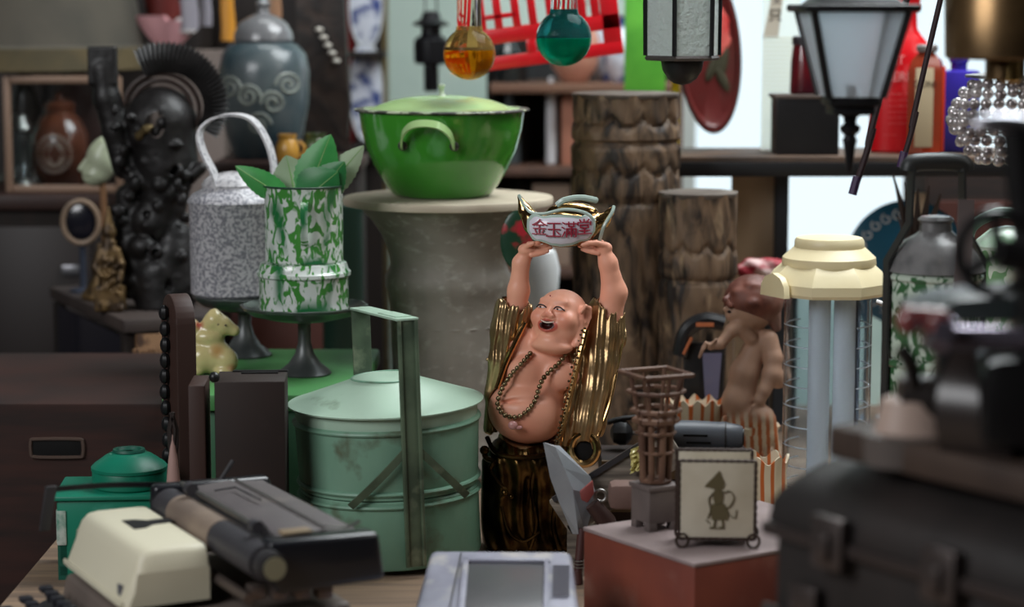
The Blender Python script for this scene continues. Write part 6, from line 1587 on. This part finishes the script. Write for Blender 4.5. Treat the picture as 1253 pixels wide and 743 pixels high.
# dark lacquer object behind the drill
t, u = put('lacquered_stand', 'black and orange lacquered stand with violet glass panel between columns and cherub', 'stand', 862, 2.96, TZ, lambda m: (m.box((0, 0, 4), (56, 40, 8), bev=1.5), m.box((0, 6, (Zp(420, 2.96)-TZ)/(2.96/F)/2), (50, 10, (Zp(420, 2.96)-TZ)/(2.96/F)), bev=2), m.tube(spl([(-30, 0, (Zp(435, 2.96)-TZ)/(2.96/F)), (-22, 0, (Zp(405, 2.96)-TZ)/(2.96/F)), (0, 0, (Zp(392, 2.96)-TZ)/(2.96/F)), (24, 0, (Zp(396, 2.96)-TZ)/(2.96/F))], 5), 10, 10)), mat('black_lacquer', (26, 26, 28), .3, coat=.3), 'frame')
zz2 = lambda y: (Zp(y, 2.96)-TZ)/u
m = MB(u); m.prism([(2, zz2(490)), (18, zz2(488)), (22, zz2(432)), (-2, zz2(432))], 2, 'xz', -1); m.build('violet_panel', mat('violet_grey_glass', (104, 104, 128), .15, coat=.5), t)
m = MB(u); m.tube(spl([(-26, -9, zz2(432)), (-16, -9, zz2(412))], 4), 2, 6); m.box((0, -10, zz2(396)), (22, 2, 5)); m.build('orange_inlay', mat('orange_inlay', (180, 104, 66), .5), t)
# ---- hanging in front
def hexlantern():
    Y = 2.72; u = Y/F; zz_ = Zp(104, Y)
    t = thing('hexagonal_lantern', 'hexagonal lantern with textured glass panes and black ball foot hanging near top centre', 'lantern', (Xp(832, Y), Y, zz_))
    m = MB(u); m.lathe([(1, 0), (10, 2), (18, 8), (24, 18), (26, 28), (26, 32)], seg=40); m.build('ball_foot', mat('satin_black', (22, 22, 24), .45), t)
    m = MB(u); m.lathe([(26, 29), (46, 30), (48, 33), (46, 36), (20, 37)], seg=6, a0=R(14)); m.build('bottom_plate', mat('aged_pewter', (92, 86, 84), .5, metal=.5), t)
    R0 = 46; H_ = 190
    vs = [(R0*cos(R(14+60*k)), R0*sin(R(14+60*k))) for k in range(6)]
    for k in range(6):
        a, b = vs[k], vs[(k+1) % 6]
        m = MB(u); m.tube([(a[0]*1.02, a[1]*1.02, 36), (a[0]*1.06, a[1]*1.06, H_)], 2.8, 6); m.build('glazing_bar', mat('satin_black', (22, 22, 24)), t)
        m = MB(u); rr = []
        for i in range(2):
            z = 36 if i == 0 else H_
            rr.append([(a[0], a[1], z), (b[0], b[1], z), (b[0]*.97, b[1]*.97, z), (a[0]*.97, a[1]*.97, z)])
        m.rings(rr); m.build('glass_pane', mat('hammered_glass', (236, 246, 242), .3, trans=.5, ior=1.3, bump=1.0, scale=160, bscale=160), t)
    m = MB(u); m.lathe([(49, H_), (56, H_+2), (60, H_+6), (30, H_+40), (6, H_+52)], seg=6, a0=R(14)); m.build('roof', mat('satin_black', (22, 22, 24)), t)
    cord(u, H_+50, (2.8-zz_)/u, t, 1.5, 'hanging_rod')
hexlantern()
def coachlantern():
    Y = 2.12; u = Y/F*.92; zz_ = Zp(212, Y)
    t = thing('coach_lantern', 'black tapering coach lantern with pale square panes and turned finial, upper right', 'lantern', (Xp(1036, Y), Y, zz_), R(3))
    m = MB(u); m.lathe([(1, 0), (4, 4), (6, 20), (8, 36), (10, 44), (7, 50), (13, 56), (14, 62), (8, 66), (9, 74), (18, 80)], seg=28); m.build('finial', M_blackm, t)
    m = MB(u); m.box((0, 0, 84), (56, 56, 12), bev=2); m.box((0, 0, 96), (68, 68, 12), bev=2); m.build('base_block', M_black, t)
    z0_, z1_ = 102, 214; a0, a1 = 36, 62
    for sx, sy in ((-1, -1), (1, -1), (1, 1), (-1, 1)):
        m = MB(u); m.tube([(sx*a0, sy*a0, z0_), (sx*a1, sy*a1, z1_)], 5, 8); m.build('corner_post', M_black, t)
    for k in range(4):
        c, s_ = [(1, 0), (0, 1), (-1, 0), (0, -1)][k]
        def q(h, r, z): return (c*r - s_*h, s_*r + c*h, z)
        m = MB(u); m.rings([[q(-a0, a0, z0_), q(a0, a0, z0_), q(a0, a0-1.5, z0_), q(-a0, a0-1.5, z0_)], [q(-a1, a1, z1_), q(a1, a1, z1_), q(a1, a1-1.5, z1_), q(-a1, a1-1.5, z1_)]])
        m.build('glass_pane', mat('milky_lantern_glass', (232, 238, 242), .35, trans=.75, ior=1.1), t)
    m = MB(u); m.box((0, 0, z1_+4), (150, 150, 10), bev=3); m.box((0, 0, z1_+16), (120, 120, 16), bev=3, taper=.7); m.build('roof', M_black, t)
    m = MB(u); m.tube([(0, 0, z0_), (0, 0, z0_+14)], 7, 14); m.build('bulb_socket', mat('milk_bulb', (190, 198, 200), .3), t)
    cord(u, z1_+20, (2.8-zz_)/u, t, 2, 'hanging_rod')
coachlantern()
Y = 2.05; u = Y/F; zz_ = Zp(98, Y)
t = thing('brass_lampholder', 'aged brass drum lamp fitting hanging at the top right corner', 'lamp', (Xp(1222, Y), Y, zz_))
M_br = mat('aged_brass', (140, 112, 78), .32, metal=.85, col2=(98, 78, 54), scale=12)
m = MB(u); m.lathe([(22, 0), (24, 2), (24, 24), (70, 26), (73, 29), (76, 130), (74, 134), (20, 150), (4, 152)], seg=56); m.build('drum', M_br, t)
m = MB(u); m.lathe([(10, -2), (12, 0), (12, 24)], c=(4, -14, 0), seg=20); m.build('socket', mat('bright_brass', (222, 186, 120), .2, metal=1.0), t)
cord(u, 150, (2.8-zz_)/u, t, 2, 'hanging_rod')
# crystal cluster
Y = 2.35; u = Y/F; zz_ = Zp(205, Y)
t = thing('crystal_bead_cluster', 'hanging cluster of round clear crystal beads at the right edge', 'bead cluster', (Xp(1214, Y), Y, zz_))
M_cr = mat('crystal_bead', (236, 230, 230), .08, metal=.5, coat=1.0, col2=(150, 140, 142), scale=60)
rb2 = np.random.RandomState(9)
for k in range(9):
    zr_ = 8+k*11.5; rad = [20, 34, 44, 52, 56, 54, 50, 42, 32][k]; nb = max(5, int(2*pi*rad*.85/13))
    for j in range(nb):
        a = 2*pi*j/nb+k*.4
        if sin(a) > .35: continue
        m = MB(u); m.sph((rad*cos(a), rad*.7*sin(a), zr_+rb2.rand()*5), 7.0, 10); m.build('bead', M_cr, t)
m = MB(u); m.lathe([(24, 108), (40, 110), (40, 113), (12, 116)], seg=32)
for k in range(9): m.tube([([20, 34, 44, 52, 56, 54, 50, 42, 32][k]*.95*cos(a), [20, 34, 44, 52, 56, 54, 50, 42, 32][k]*.66*sin(a), 9+k*11.5) for a in [2*pi*j/24 for j in range(24)]], .8, 5, closed=True)
m.tube([(0, 0, 5), (0, 0, 112)], 2, 6); m.build('wire_frame', M_steel, t)
cord(u, 112, (2.8-zz_)/u, t, 1.2, 'hanging_chain')
# two dark cords
for (x0, y0, x1, y1, lb) in ((1112, -10, 1043, 238, 'dark maroon cord slanting down in front of the red bottle'), (1153, -10, 1102, 205, 'thin black cord slanting down in front of the labelled bottle')):
    Y = 2.4 if x1 < 1060 else 2.55; u = Y/F; b = P(x1, y1, Y); tp = P(x0, y0, Y)-b; k_ = (2.8-b.z)/tp.z
    t = thing('hanging_cord', lb, 'cord', b)
    m = MB(); m.tube(spl([(0, 0, 0), tp*.3+Vector((.003, 0, 0)), tp, tp*k_], 8), .0032 if x1 > 1060 else .0036, 8); m.build('strand', mat('maroon_black_cord', (46, 26, 30), .6), t)
    m = MB(); m.tube([(0, 0, 0), (tp*.09)], .0046, 8); m.build('tip', mat('violet_cord_tip', (66, 44, 80), .4), t)

put('dark_green_drum', 'dark bottle green cylinder standing between the splatter mug and the stoneware pedestal', 'drum', 420, 3.38, TZ, lambda m: m.lathe([(24, 0), (26, 3), (25, (Zp(262, 3.38)-TZ)/(3.38/F)), (28, (Zp(256, 3.38)-TZ)/(3.38/F)), (28, (Zp(250, 3.38)-TZ)/(3.38/F)), (22, (Zp(246, 3.38)-TZ)/(3.38/F)), (3, (Zp(240, 3.38)-TZ)/(3.38/F))], seg=40), mat('bottle_green_paint', (26, 52, 42), .45))

# things of one kind share a group
GR = {'carved_column': 'carved wooden columns behind the statue', 'cake_stand': 'footed stands on the green bench', 'china_plate': 'blue and white plates in the rack',
      'china_vase': 'blue and white vases on the rack', 'silver_streamer': 'silvery streamers hanging at the back', 'hanging_cord': 'dark cords hanging at the upper right'}
for o_ in bpy.data.objects:
    k_ = o_.name.split('.')[0]
    if o_.parent is None and k_ in GR: o_['group'] = GR[k_]
